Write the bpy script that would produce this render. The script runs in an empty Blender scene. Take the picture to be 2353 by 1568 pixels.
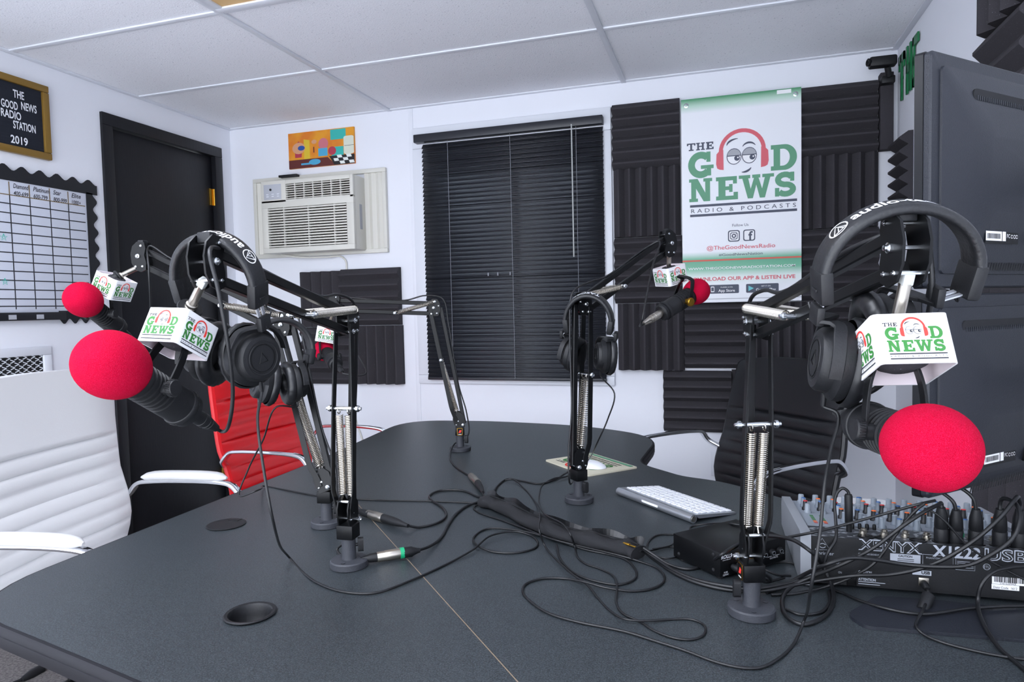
import bpy, bmesh, math, random
from mathutils import Vector as V, Matrix
random.seed(4)
S = bpy.context.scene
COL = S.collection
# ------------------------------------------------------------------ camera
FPX, WPX, HPX = 1539.73, 2353.0, 1568.0
CAM = V((0, 0, 1.2))
yaw, pitch, roll = 0.30286181, 0.04928764, -0.02274189
_cy, _sy, _cp, _sp, _cr, _sr = math.cos(yaw), math.sin(yaw), math.cos(pitch), math.sin(pitch), math.cos(roll), math.sin(roll)
_R = Matrix(((_cr, -_sr, 0), (_sr, _cr, 0), (0, 0, 1))) @ Matrix(((1, 0, 0), (0, _cp, -_sp), (0, _sp, _cp))) @ Matrix(((_cy, 0, _sy), (0, 1, 0), (-_sy, 0, _cy)))
_w = lambda r: V((r[0], r[2], -r[1]))
RT, DN, FW = _w(_R[0]), _w(_R[1]), _w(_R[2])
cd = bpy.data.cameras.new('camera')
cam = bpy.data.objects.new('camera', cd)
COL.objects.link(cam)
cam.matrix_world = Matrix(((RT.x, -DN.x, -FW.x, CAM.x), (RT.y, -DN.y, -FW.y, CAM.y), (RT.z, -DN.z, -FW.z, CAM.z), (0, 0, 0, 1)))
cd.sensor_width = 36
cd.lens = FPX * 36 / WPX
cd.clip_start = .02
S.camera = cam
# ------------------------------------------------------------------ light
S.view_settings.view_transform = 'Standard'
S.view_settings.look = 'None'
S.view_settings.gamma = 1
S.view_settings.exposure = 0.06
wd = bpy.data.worlds.new('ambient_fill')  # even fill light added from all sides, enters through the left-out front wall
S.world = wd
wd.use_nodes = True
wd.node_tree.nodes['Background'].inputs[0].default_value = (.86, .91, 1.0, 1)
wd.node_tree.nodes['Background'].inputs[1].default_value = 5.0
FILL_STRENGTH = 12  # emission of the two added ceiling troffers

# ------------------------------------------------------------------ helpers
def ray(px, py): return RT * ((px - WPX / 2) / FPX) + DN * ((py - HPX / 2) / FPX) + FW
def P(px, py, d): return CAM + ray(px, py) * d
def PX(px, py, x): r = ray(px, py); return CAM + r * ((x - CAM.x) / r.x)
def PY(px, py, y): r = ray(px, py); return CAM + r * ((y - CAM.y) / r.y)
def PZ(px, py, z): r = ray(px, py); return CAM + r * ((z - CAM.z) / r.z)
def PPL(px, py, o, n): r = ray(px, py); return CAM + r * ((o - CAM).dot(n) / r.dot(n))
def CV(x, y, z): return (RT * x + DN * y + FW * z).normalized()
def lin(h):
    c = [int(h[i:i + 2], 16) / 255 for i in (0, 2, 4)]
    return tuple(x / 12.92 if x <= .04045 else ((x + .055) / 1.055) ** 2.4 for x in c) + (1,)
def mat(name, col, rough=.5, metal=0, bump=None, spots=None, spec=None, sheen=0, emit=None, coat=0, ramp=None, alpha=None):
    m = bpy.data.materials.new(name)
    m.use_nodes = True
    nt = m.node_tree
    N, L = nt.nodes, nt.links
    b = N['Principled BSDF']
    c = lin(col) if isinstance(col, str) else tuple(col) + (1,)
    b.inputs['Base Color'].default_value = c
    b.inputs['Roughness'].default_value = rough
    b.inputs['Metallic'].default_value = metal
    if spec is not None: b.inputs['Specular IOR Level'].default_value = spec
    if coat: b.inputs['Coat Weight'].default_value = coat
    if sheen:
        b.inputs['Sheen Weight'].default_value = sheen
        b.inputs['Sheen Roughness'].default_value = .4
    if emit:
        b.inputs['Emission Color'].default_value = lin(emit[0])
        b.inputs['Emission Strength'].default_value = emit[1]
    tc = None
    if bump or spots: tc = N.new('ShaderNodeTexCoord')
    if bump:                      # (scale, strength, detail[, stretch])
        n = N.new('ShaderNodeTexNoise')
        n.inputs['Scale'].default_value = bump[0]
        n.inputs['Detail'].default_value = bump[2]
        if len(bump) > 3:
            mp = N.new('ShaderNodeMapping')
            mp.inputs['Scale'].default_value = bump[3]
            L.new(tc.outputs['Object'], mp.inputs[0]); L.new(mp.outputs[0], n.inputs['Vector'])
        else: L.new(tc.outputs['Object'], n.inputs['Vector'])
        bp = N.new('ShaderNodeBump')
        bp.inputs['Strength'].default_value = bump[1]
        bp.inputs['Distance'].default_value = .002
        L.new(n.outputs[0], bp.inputs['Height']); L.new(bp.outputs[0], b.inputs['Normal'])
    if spots:                     # (scale, low, high, colour[, stretch]): a speckle pattern in the stuff itself
        n = N.new('ShaderNodeTexNoise')
        n.inputs['Scale'].default_value = spots[0]
        n.inputs['Detail'].default_value = 2
        if len(spots) > 4:
            mp = N.new('ShaderNodeMapping')
            mp.inputs['Scale'].default_value = spots[4]
            L.new(tc.outputs['Object'], mp.inputs[0]); L.new(mp.outputs[0], n.inputs['Vector'])
        else: L.new(tc.outputs['Object'], n.inputs['Vector'])
        r = N.new('ShaderNodeValToRGB')
        r.color_ramp.elements[0].position = spots[1]; r.color_ramp.elements[0].color = c
        r.color_ramp.elements[1].position = spots[2]; r.color_ramp.elements[1].color = lin(spots[3])
        L.new(n.outputs[0], r.inputs[0]); L.new(r.outputs[0], b.inputs['Base Color'])
    if ramp:                      # printed colour bands along V
        uv = N.new('ShaderNodeUVMap')
        sx = N.new('ShaderNodeSeparateXYZ')
        r = N.new('ShaderNodeValToRGB')
        e = r.color_ramp.elements
        while len(e) < len(ramp): e.new(.5)
        for i, (p, h) in enumerate(ramp): e[i].position = p; e[i].color = lin(h)
        L.new(uv.outputs[0], sx.inputs[0]); L.new(sx.outputs[1], r.inputs[0]); L.new(r.outputs[0], b.inputs['Base Color'])
    return m

class MB:
    def __init__(s): s.v, s.f, s.m, s.uv = [], [], [], None
    def add(s, vs, fs, mi=0):
        o = len(s.v); s.v += [V(p) for p in vs]
        for f in fs: s.f.append([i + o for i in f]); s.m.append(mi)
        return s
    def box(s, M, size, mi=0, r=0, seg=2):
        bm = bmesh.new(); bmesh.ops.create_cube(bm, size=1)
        for v in bm.verts: v.co = V((v.co.x * size[0], v.co.y * size[1], v.co.z * size[2]))
        if r: bmesh.ops.bevel(bm, geom=bm.edges[:], offset=r, segments=seg, affect='EDGES', profile=.5)
        s.frombm(bm, M, mi); return s
    def frombm(s, bm, M, mi=0):
        bm.verts.index_update()
        s.add([M @ v.co for v in bm.verts], [[v.index for v in f.verts] for f in bm.faces], mi); bm.free()
    def aabb(s, a, b, mi=0, r=0, seg=2):
        a, b = V(a), V(b)
        return s.box(Matrix.Translation((a + b) / 2), [abs(b[i] - a[i]) for i in range(3)], mi, r, seg)
    def ring(s, rings, mi=0, cap=True, closed=False):
        n = len(rings[0]); vs = [p for r in rings for p in r]; fs = []; k = len(rings)
        for i in range(k if closed else k - 1):
            j = (i + 1) % k
            for q in range(n): fs.append([i * n + q, i * n + (q + 1) % n, j * n + (q + 1) % n, j * n + q])
        if cap and not closed: fs.append(list(range(n))[::-1]); fs.append([(k - 1) * n + q for q in range(n)])
        return s.add(vs, fs, mi)
    def tube(s, pts, r, n=8, mi=0, closed=False):
        pts = [V(p) for p in pts]; k = len(pts); rr = r if isinstance(r, (list, tuple)) else [r] * k; rings = []; nrm = None
        for i in range(k):
            t = (pts[(i + 1) % k] - pts[i - 1]) if closed or 0 < i < k - 1 else (pts[1] - pts[0] if i == 0 else pts[-1] - pts[-2])
            t = t.normalized() if t.length > 1e-9 else V((0, 0, 1))
            if nrm is None: nrm = t.orthogonal().normalized()
            nrm = nrm - t * nrm.dot(t)
            nrm = nrm.normalized() if nrm.length > 1e-6 else t.orthogonal().normalized()
            bn = t.cross(nrm)
            rings.append([pts[i] + (nrm * math.cos(2 * math.pi * q / n) + bn * math.sin(2 * math.pi * q / n)) * rr[i] for q in range(n)])
        return s.ring(rings, mi, True, closed)
    def bar(s, pts, side, w, t, mi=0):            # rectangular section: w along side, t across
        pts = [V(p) for p in pts]; k = len(pts); rings = []
        for i in range(k):
            d = (pts[min(i + 1, k - 1)] - pts[max(i - 1, 0)]).normalized()
            a = (side - d * side.dot(d)).normalized(); b = d.cross(a)
            c = min(w, t) * .12
            q = [(w / 2 - c, t / 2), (-w / 2 + c, t / 2), (-w / 2, t / 2 - c), (-w / 2, -t / 2 + c), (-w / 2 + c, -t / 2), (w / 2 - c, -t / 2), (w / 2, -t / 2 + c), (w / 2, t / 2 - c)]
            rings.append([pts[i] + a * x + b * y for x, y in q])
        return s.ring(rings, mi)
    def lathe(s, prof, M, n=24, mi=0, cap=True):  # prof: (r, z)
        return s.ring([[M @ V((r * math.cos(2 * math.pi * q / n), r * math.sin(2 * math.pi * q / n), z)) for q in range(n)] for r, z in prof], mi, cap)
    def cyl(s, a, b, r, n=16, mi=0, r2=None):
        a, b = V(a), V(b); return s.lathe([(r, 0), (r if r2 is None else r2, (b - a).length)], frame(a, b - a), n, mi)
    def prism(s, poly, z0, z1, M, mi=0):
        n = len(poly)
        ar = sum(poly[i][0] * poly[(i + 1) % n][1] - poly[(i + 1) % n][0] * poly[i][1] for i in range(n))
        if ar < 0: poly = poly[::-1]
        if z0 > z1: z0, z1 = z1, z0
        vs = [M @ V((x, y, z0)) for x, y in poly] + [M @ V((x, y, z1)) for x, y in poly]
        fs = [list(range(n))[::-1], list(range(n, 2 * n))] + [[i, (i + 1) % n, n + (i + 1) % n, n + i] for i in range(n)]
        return s.add(vs, fs, mi)
    def frame4(s, ax, lo, hi, u0, u1, v0, v1, w, mi=0, r=.002, wb=None, wt=None, wr=None):
        """four rails round a rectangle; ax is the normal axis, (u, v) the other two"""
        wb = w if wb is None else wb; wt = w if wt is None else wt; wr = w if wr is None else wr
        for a0, a1, b0, b1 in ((u0, u1, v0, v0 + wb), (u0, u1, v1 - wt, v1), (u0, u0 + w, v0 + wb + .0002, v1 - wt - .0002), (u1 - wr, u1, v0 + wb + .0002, v1 - wt - .0002)):
            if a1 - a0 < .0005 or b1 - b0 < .0005: continue
            p = {'x': ((lo, a0, b0), (hi, a1, b1)), 'y': ((a0, lo, b0), (a1, hi, b1)), 'z': ((a0, b0, lo), (a1, b1, hi))}[ax]
            s.aabb(p[0], p[1], mi, r)
        return s
    def quad(s, a, b, c, d, mi=0): return s.add([a, b, c, d], [[0, 1, 2, 3]], mi)

def frame(o, z, x=None):
    z = V(z).normalized(); x = V(x) if x is not None else z.orthogonal()
    x = (x - z * x.dot(z)).normalized(); y = z.cross(x)
    return Matrix(((x.x, y.x, z.x, o[0]), (x.y, y.y, z.y, o[1]), (x.z, y.z, z.z, o[2]), (0, 0, 0, 1)))
def axes(o, x, y, z): return Matrix(((x[0], y[0], z[0], o[0]), (x[1], y[1], z[1], o[1]), (x[2], y[2], z[2], o[2]), (0, 0, 0, 1)))
def T(*a): return Matrix.Translation(a[0] if len(a) == 1 else a)
MW = {}
def mesh_of(mb, name, mats, inv, ang):
    me = bpy.data.meshes.new(name)
    me.from_pydata([tuple(inv @ p) for p in mb.v], [], mb.f)
    for m in mats: me.materials.append(m)
    me.polygons.foreach_set('material_index', mb.m)
    if mb.uv:
        l = me.uv_layers.new(name='UVMap')
        for p in me.polygons:
            for li in p.loop_indices: l.data[li].uv = mb.uv[me.loops[li].vertex_index]
    me.update()
    bm = bmesh.new(); bm.from_mesh(me); bmesh.ops.recalc_face_normals(bm, faces=bm.faces[:]); bm.to_mesh(me); bm.free()
    me.polygons.foreach_set('use_smooth', [True] * len(me.polygons))
    me.set_sharp_from_angle(angle=math.radians(ang))
    return me
def build(name, mb, mats, parent, ang=38, label=None, local=False):
    if not isinstance(mats, (list, tuple)): mats = [mats]
    Mp = MW[parent.name]
    o = bpy.data.objects.new(name, mesh_of(mb, name, mats, Matrix() if local else Mp.inverted(), ang))
    COL.objects.link(o); o.parent = parent; MW[o.name] = Mp
    if label: o['label'] = label
    return o
def tag(o, label, cat, group=None):
    o['label'] = label; o['category'] = cat
    if group: o['group'] = group
    return o
def thing(name, label, cat, loc=(0, 0, 0), M=None, group=None):
    o = bpy.data.objects.new(name, None); COL.objects.link(o)
    Mx = M if M is not None else T(V(loc))
    o.location = Mx.to_translation(); o.rotation_euler = Mx.to_euler(); o.empty_display_size = .03
    MW[o.name] = Mx
    return tag(o, label, cat, group)
def solo(name, mb, mats, label=None, cat=None, group=None, ang=38, kind=None):
    if not isinstance(mats, (list, tuple)): mats = [mats]
    lo = [min(p[i] for p in mb.v) for i in range(3)]; hi = [max(p[i] for p in mb.v) for i in range(3)]
    loc = V(((lo[0] + hi[0]) / 2, (lo[1] + hi[1]) / 2, lo[2]))
    o = bpy.data.objects.new(name, mesh_of(mb, name, mats, T(-loc), ang))
    COL.objects.link(o); o.location = loc; MW[o.name] = T(loc)
    if label: tag(o, label, cat, group)
    if kind: o['kind'] = kind
    return o
def struct(name, mb, mats, ang=38): return solo(name, mb, mats, kind='structure', ang=ang)
def spline(pts, k=8, closed=False):
    pts = [V(p) for p in pts]; n = len(pts); out = []
    for i in range(n if closed else n - 1):
        p1, p2 = pts[i], pts[(i + 1) % n]
        p0 = pts[i - 1] if (i > 0 or closed) else p1 * 2 - p2
        p3 = pts[(i + 2) % n] if (i + 2 < n or closed) else p2 * 2 - p1
        t1, t2, t3 = [max((b - a).length, 1e-6) ** .5 for a, b in ((p0, p1), (p1, p2), (p2, p3))]
        m1 = (p2 - p1) + ((p1 - p0) / t1 - (p2 - p0) / (t1 + t2)) * t2
        m2 = (p2 - p1) + ((p3 - p2) / t3 - (p3 - p1) / (t2 + t3)) * t2
        for q in range(k):
            t = q / k
            out.append(p1 * (2 * t ** 3 - 3 * t ** 2 + 1) + m1 * (t ** 3 - 2 * t ** 2 + t) + p2 * (-2 * t ** 3 + 3 * t ** 2) + m2 * (t ** 3 - t ** 2))
    if not closed: out.append(pts[-1])
    return out
def arc(cx, cy, rx, ry, a0, a1, n=12): return [(cx + rx * math.cos(math.radians(a0 + (a1 - a0) * i / n)), cy + ry * math.sin(math.radians(a0 + (a1 - a0) * i / n))) for i in range(n + 1)]
def rrect(w, h, r, n=5, cx=0, cy=0):
    o = []
    for sx, sy, a in ((1, 1, 0), (-1, 1, 90), (-1, -1, 180), (1, -1, 270)): o += arc(cx + sx * (w / 2 - r), cy + sy * (h / 2 - r), r, r, a, a + 90, n)
    return o
def stroke(pts, w):
    L, R = [], []; k = len(pts)
    for i in range(k):
        a, b = pts[max(i - 1, 0)], pts[min(i + 1, k - 1)]
        dx, dy = b[0] - a[0], b[1] - a[1]; d = math.hypot(dx, dy) or 1
        ww = w[i] if isinstance(w, list) else w
        L.append((pts[i][0] - dy / d * ww / 2, pts[i][1] + dx / d * ww / 2)); R.append((pts[i][0] + dy / d * ww / 2, pts[i][1] - dx / d * ww / 2))
    return [[L[i], L[i + 1], R[i + 1], R[i]] for i in range(k - 1)]
def rc(x0, y0, x1, y1): return [(x0, y0), (x1, y0), (x1, y1), (x0, y1)]
# ------------------------------------------------------------------ lettering
_tc = {}
def text2d(s, size=1.0, align='CENTER', bold=0, width=None, shear=0, sp=1.0):
    key = (s, bold, shear, sp)
    if key not in _tc:
        c = bpy.data.curves.new('t', 'FONT'); c.body = s; c.size = 1; c.offset = bold; c.shear = shear; c.space_character = sp; c.resolution_u = 3
        o = bpy.data.objects.new('t', c); COL.objects.link(o)
        dg = bpy.context.evaluated_depsgraph_get()
        me = bpy.data.meshes.new_from_object(o.evaluated_get(dg))
        _tc[key] = ([(v.co.x, v.co.y) for v in me.vertices], [list(p.vertices) for p in me.polygons])
        bpy.data.objects.remove(o); bpy.data.curves.remove(c); bpy.data.meshes.remove(me)
    vs, fs = _tc[key]
    if not vs: return [], []
    x0, x1 = min(v[0] for v in vs), max(v[0] for v in vs); k = size
    kx = k if width is None else width / (x1 - x0)
    off = {'CENTER': (x0 + x1) / 2, 'LEFT': x0, 'RIGHT': x1}[align]
    return [((x - off) * kx, y * k) for x, y in vs], fs
class Art:
    """flat print: polygons in 2-D, coloured by material slot, mapped on a surface by fn(x, y, lift)"""
    def __init__(s, fn, lift=.0004, inc=4e-6): s.fn, s.lift, s.mb, s.mats, s.lv, s.inc, s.cnt = fn, lift, MB(), [], 0, inc, 0
    def slot(s, m):
        if m not in s.mats: s.mats.append(m)
        return s.mats.index(m)
    def poly(s, p, m, dx=0, dy=0, k=1, ky=None):
        ky = k if ky is None else ky; s.cnt += 1
        s.mb.add([s.fn(dx + x * k, dy + y * ky, s.lift + s.lv + s.inc * s.cnt) for x, y in p], [list(range(len(p)))], s.slot(m)); return s
    def polys(s, ps, m, **kw):
        for p in ps: s.poly(p, m, **kw)
        return s
    def up(s, d=.00015): s.lv += d; return s
    def text(s, t, x, y, size, m, **kw):
        vs, fs = text2d(t, size, **kw)
        s.cnt += 1
        if vs: s.mb.add([s.fn(x + a, y + b, s.lift + s.lv + s.inc * s.cnt) for a, b in vs], fs, s.slot(m))
        return s
    def build(s, name, parent, label=None): return build(name, s.mb, s.mats, parent, 60, label)
def planar(o, x, y, n): return lambda a, b, l: o + x * a + y * b + n * l
SL = {}
_t = .2
SL['T'] = (.92, [rc(.36, 0, .58, 1), rc(.2, 0, .74, .16), rc(0, .84, .94, 1), rc(0, .68, .16, .9), rc(.78, .68, .94, .9)])
SL['H'] = (1.0, [rc(.12, 0, .34, 1), rc(.66, 0, .88, 1), rc(.2, .42, .8, .58), rc(0, 0, .44, .15), rc(.56, 0, 1, .15), rc(0, .85, .44, 1), rc(.56, .85, 1, 1)])
SL['E'] = (.9, [rc(.1, 0, .39, 1), rc(0, 0, .9, .17), rc(0, .83, .86, 1), rc(.3, .42, .64, .58), rc(.54, .33, .68, .67), rc(.72, 0, .9, .32), rc(.7, .68, .86, 1)])
SL['N'] = (1.0, [rc(.09, 0, .3, 1), rc(.7, 0, .91, 1), [(.06, 1), (.37, 1), (.9, 0), (.63, 0)], rc(0, 0, .38, .14), rc(0, .86, .3, 1), rc(.62, .86, 1, 1)])
SL['W'] = (1.4, [[(.12, .95), (.36, .95), (.56, 0), (.36, 0)], [(.36, 0), (.56, 0), (.78, .9), (.62, .9)], [(.62, .9), (.78, .9), (1.04, 0), (.84, 0)], [(.84, 0), (1.04, 0), (1.28, .95), (1.06, .95)], rc(0, .86, .46, 1), rc(.54, .86, .86, 1), rc(.94, .86, 1.4, 1)])
SL['S'] = (.82, stroke(arc(.4, .7, .28, .21, 25, 235, 12) + arc(.42, .29, .29, .2, 100, -150, 14), .24) + [rc(.6, .62, .76, 1), rc(0, 0, .17, .36)])
SL['G'] = (1.0, stroke(arc(.5, .5, .37, .385, 45, 318, 24), .27) + [rc(.72, .6, .88, 1), rc(.72, .06, .9, .42), rc(.5, .34, 1, .48)])
SL['D'] = (.95, [rc(.1, 0, .34, 1), rc(0, 0, .5, .17), rc(0, .83, .5, 1)] + stroke([(.4, .085)] + arc(.46, .5, .36, .415, -90, 90, 18) + [(.4, .915)], [.17] + [.17 + .09 * math.sin(math.pi * i / 18) for i in range(19)] + [.17]))
def slab(art, word, x, y, w, h, m, gap=.1):
    tot = sum(SL[c][0] for c in word) + gap * (len(word) - 1); k = w / tot
    for c in word:
        art.polys(SL[c][1], m, dx=x, dy=y, k=k, ky=h); x += (SL[c][0] + gap) * k
def slab_fit(art, c, x, y, w, h, m): art.polys(SL[c][1], m, dx=x, dy=y, k=w / SL[c][0], ky=h)
LG = {}
def logo(art, ox, oy, k, mats, fine=True):
    """station logo: lower left at ox, oy; width k"""
    green, black, red, grey, white = mats
    X = lambda x: ox + (x - 100) / 732 * k
    Y = lambda y: oy + (922 - y) / 732 * k
    q = k / 732
    sl = lambda c, x0, y0, x1, y1, m: slab_fit(art, c, X(x0), Y(y1), (x1 - x0) * q, (y1 - y0) * q, m)
    for c, a, b in (('T', 100, 158), ('H', 164, 224), ('E', 232, 284)): sl(c, a, 397, b, 450, black)
    sl('G', 108, 465, 283, 645, green); sl('D', 664, 460, 832, 635, green)
    for c, a, b in (('N', 113, 272), ('E', 298, 446), ('W', 452, 684), ('S', 690, 824)): sl(c, a, 652, b, 815, green)
    art.poly(rc(X(118), Y(854), X(832), Y(837)), black); art.poly(rc(X(118), Y(922), X(832), Y(905)), black)
    art.text('RADIO & PODCASTS', X(475), Y(894), 30 * q * 1.35, black, width=700 * q, sp=1.6)
    hp = [(X(a), Y(b)) for a, b in arc(475, 478, 143, 140, 180, 360, 18)]
    art.polys(stroke(hp, 27 * q), red)
    for s in (-1, 1):
        art.poly([(X(475 + s * a), Y(b)) for a, b in ((126, 462), (150, 466), (172, 490), (175, 560), (168, 590), (150, 600), (124, 604))], red)
    l0 = art.lv
    for ex in (421, 523):
        e = [(X(a), Y(b)) for a, b in arc(ex, 515, 50, 57, 0, 360, 20)][:-1]
        art.poly(e, black)
        art.up(); art.poly([(X(a), Y(b)) for a, b in arc(ex, 515, 45, 52, 0, 360, 20)][:-1], white)
        art.up(); art.poly([(X(a), Y(b)) for a, b in arc(ex, 510, 45, 47, 180, 360, 12)], grey); art.poly(rc(X(ex - 48), Y(513), X(ex + 48), Y(507)), black)
        art.poly([(X(a), Y(b)) for a, b in arc(ex + 20, 528, 19, 19, -65, 245, 12)], black)
        art.up(); art.poly([(X(a), Y(b)) for a, b in arc(ex + 26, 524, 6, 6, 0, 360, 8)][:-1], white)
        art.lv = l0
    tp = lambda n, w: [w * q * (.25 + .75 * math.sin(math.pi * i / n)) for i in range(n + 1)]
    art.polys(stroke([(X(a), Y(b)) for a, b in arc(450, 440, 78, 48, 185, 268, 8)], tp(8, 13)), black)
    art.polys(stroke([(X(a), Y(b)) for a, b in arc(522, 470, 48, 44, 205, 330, 8)], tp(8, 13)), black)
    art.polys(stroke([(X(a), Y(b)) for a, b in arc(480, 575, 62, 54, 98, 28, 8)], tp(8, 15)), black)

# ------------------------------------------------------------------ materials
M_wall = mat('wall_paint', 'e9ebf2', .55, bump=(60, .08, 3))
M_tile = mat('ceiling_tile', 'edeef3', .9, bump=(170, .6, 2), spots=(150, .64, .72, 'c9cbd3', (1, .55, 1)))
M_grid = mat('white_enamel', 'e2e5ec', .4)
M_carpet = mat('carpet', '75706e', .95, bump=(300, .8, 2), spots=(120, .35, .7, '4e4a4a'))
M_doorb = mat('black_door_paint', '15161b', .42, spec=.35, bump=(30, .25, 4, (6, 6, .5)))
M_foam = mat('charcoal_foam', '3e3c40', .95, bump=(900, .5, 2), spots=(420, .70, .76, '8a8a90'), spec=.2)
M_table = mat('table_laminate', '25292c', .38, spots=(520, .40, .70, '42494d'), bump=(900, .12, 2))
M_edge = mat('edge_band', '15151a', .5, spec=.25)
M_seam = mat('seam_core', '7d6d5c', .8)
M_black = mat('black_enamel', '0a0b0d', .36, spec=.25)
M_matte = mat('black_plastic', '141518', .5, spec=.4, bump=(500, .1, 2))
M_cast = mat('cast_base', '34363c', .55, bump=(350, .25, 2))
M_rubber = mat('cable_rubber', '111215', .42)
M_steel = mat('spring_steel', 'cfc9be', .25, 1)
M_zinc = mat('zinc_bolt', 'd4d8dc', .25, 1)
M_chrome = mat('chrome', 'e6e8ec', .07, 1)
M_nickel = mat('nickel', 'b9b3a8', .3, 1)
M_gold = mat('brass', 'c79a3c', .3, 1)
M_nylon = mat('white_nylon', 'b4b7b6', .45)
M_screen = mat('red_foam', 'b4002a', .95, bump=(1500, .9, 3), spots=(1700, .45, .75, 'd0204e'), spec=.08)
M_flagw = mat('flag_plastic', 'e6e6e8', .3)
M_pinkin = mat('flag_inside', 'e9dde2', .5)
M_green = mat('print_green', '2f7431', .6)
M_pgreen = mat('poster_green', '5d9a78', .5)
M_black_p = mat('print_black', '22242c', .6)
M_pdark = mat('poster_dark', '444a5c', .5)
M_red_p = mat('print_red', 'e0352c', .6)
M_pred = mat('poster_red', 'd8606c', .5)
M_grey_p = mat('print_grey', 'a9abb2', .6)
M_white_p = mat('print_white', 'f4f4f6', .6)
FLAGM = (M_green, M_black_p, M_red_p, M_grey_p, M_white_p)
M_leather_b = mat('black_leather', '16171a', .42, bump=(260, .25, 3))
M_leather_w = mat('white_leather', 'dededf', .45, bump=(260, .12, 3))
M_leather_r = mat('red_leather', 'd3121c', .38, bump=(260, .15, 3))
M_leather_k = mat('black_chair_leather', '131418', .4, bump=(220, .2, 3))
M_pad = mat('ear_pad_leather', '151619', .38)
M_ac = mat('ac_plastic', 'd8d6cd', .5)
M_acg = mat('ac_grey', 'b9bcc4', .5)
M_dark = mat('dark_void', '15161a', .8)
M_blind = mat('blind_vinyl', '24262d', .38)
M_cord = mat('blind_cord', '8d9097', .8)
M_mon = mat('monitor_plastic', '1c1f27', .45, bump=(700, .22, 1))
M_gloss = mat('monitor_gloss', '0e0f13', .35, spec=.3)
M_alu = mat('aluminium', 'c3c6cb', .35, .9)
M_key = mat('key_white', 'eef0f5', .4)
M_whiteb = mat('whiteboard', 'd5dae6', .25)
M_line = mat('marker_black', '2b2c33', .7)
M_brown = mat('marker_brown', '7d6b50', .7)
M_felt = mat('felt_black', '151a26', .95, bump=(20, .6, 0, (.01, .01, 12)))
M_goldf = mat('gold_frame', '8f6f31', .4, .4)
M_letter = mat('letter_white', 'e8eaf0', .5)
M_greenl = mat('green_letter', '0f6b3c', .35)
M_bord = mat('border_paper', '14161c', .45)

# ------------------------------------------------------------------ setting
YB, XL, XR, ZC, ZT, Y0 = 3.22, -2.66, .715, 2.25, .74, -1.6
m = MB(); m.aabb((XL - .1, -.45, -.1), (XR + .1, YB + .1, 0)); struct('floor', m, M_carpet)
# back wall with the window hole
WX0, WX1, WZ0, WZ1 = -1.44, -.55, .86, 2.03
m = MB()
for a, b in (((XL - .1, YB, 0), (WX0, YB + .1, ZC)), ((WX1, YB, 0), (XR + .1, YB + .1, ZC)), ((WX0, YB, 0), (WX1, YB + .1, WZ0)), ((WX0, YB, WZ1), (WX1, YB + .1, ZC))): m.aabb(a, b)
struct('wall_back', m, M_wall)
DY0, DY1, DZ = 2.375, 3.135, 2.125
m = MB()
for a, b in (((XL - .1, Y0, 0), (XL, DY0, ZC)), ((XL - .1, DY1, 0), (XL, YB, ZC)), ((XL - .1, DY0, DZ), (XL, DY1, ZC))): m.aabb(a, b)
struct('wall_left', m, M_wall)
m = MB(); m.aabb((XR, Y0, 0), (XR + .1, YB, ZC)); struct('wall_right', m, M_wall)
m = MB(); m.aabb((XL - .1, Y0, ZC), (XR + .1, YB + .1, ZC + .05)); struct('ceiling', m, M_tile)
gy = [-.57, .04, .65, 1.26 + .0, 1.973 - .005, 2.585, 3.2]
gy = [2.585 - .61 * i for i in range(7)] + [YB - .012]
gx = [-1.648, -.428, XL + .012, XR - .012]
m = MB()
for y in gy: m.aabb((XL, y - .012, ZC - .006), (XR, y + .012, ZC), 0, .0015)
for x in gx: m.aabb((x - .012, Y0, ZC - .008), (x + .012, YB, ZC), 0, .0015)
struct('trim_1', m, M_grid)
# paint line where the panel joint runs down the back wall
m = MB(); jx = PY(943, 250, YB).x
m.aabb((jx - .012, YB - .004, 0), (jx + .012, YB, ZC - .008), 0, .001); struct('trim_2', m, M_wall)
# door in the left wall
r = bpy.data.objects.new('door_1', None); COL.objects.link(r); r['kind'] = 'structure'; r.location = (XL, (DY0 + DY1) / 2, 0); MW[r.name] = T(r.location)
m = MB(); fw = .055
m.frame4('x', XL - .1, XL + .014, DY0, DY1, 0, DZ, fw, 0, .003, wb=0)
build('door_frame', m, M_doorb, r)
m = MB(); m.aabb((XL - .055, DY0 + fw + .004, .01), (XL - .012, DY1 - fw - .004, DZ - fw - .004), 0, .002); build('door_leaf', m, M_doorb, r)
for z in (PX(500, 455, XL).z, 1.1, .3):
    m = MB(); y = DY1 - fw
    m.cyl((XL - .004, y, z - .045), (XL - .004, y, z + .045), .006, 10); m.aabb((XL - .012, y - .03, z - .045), (XL - .008, y, z + .045)); build('hinge', m, M_gold, r, label='brass hinge')
m = MB(); m.cyl((XL - .012, DY0 + .12, 1.0), (XL + .02, DY0 + .12, 1.0), .011, 12); m.lathe([(.0, .02), (.022, .022), (.028, .036), (.022, .052), (0, .055)], frame((XL, DY0 + .12, 1.0), (1, 0, 0)), 16); build('door_handle', m, M_nickel, r)
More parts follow.
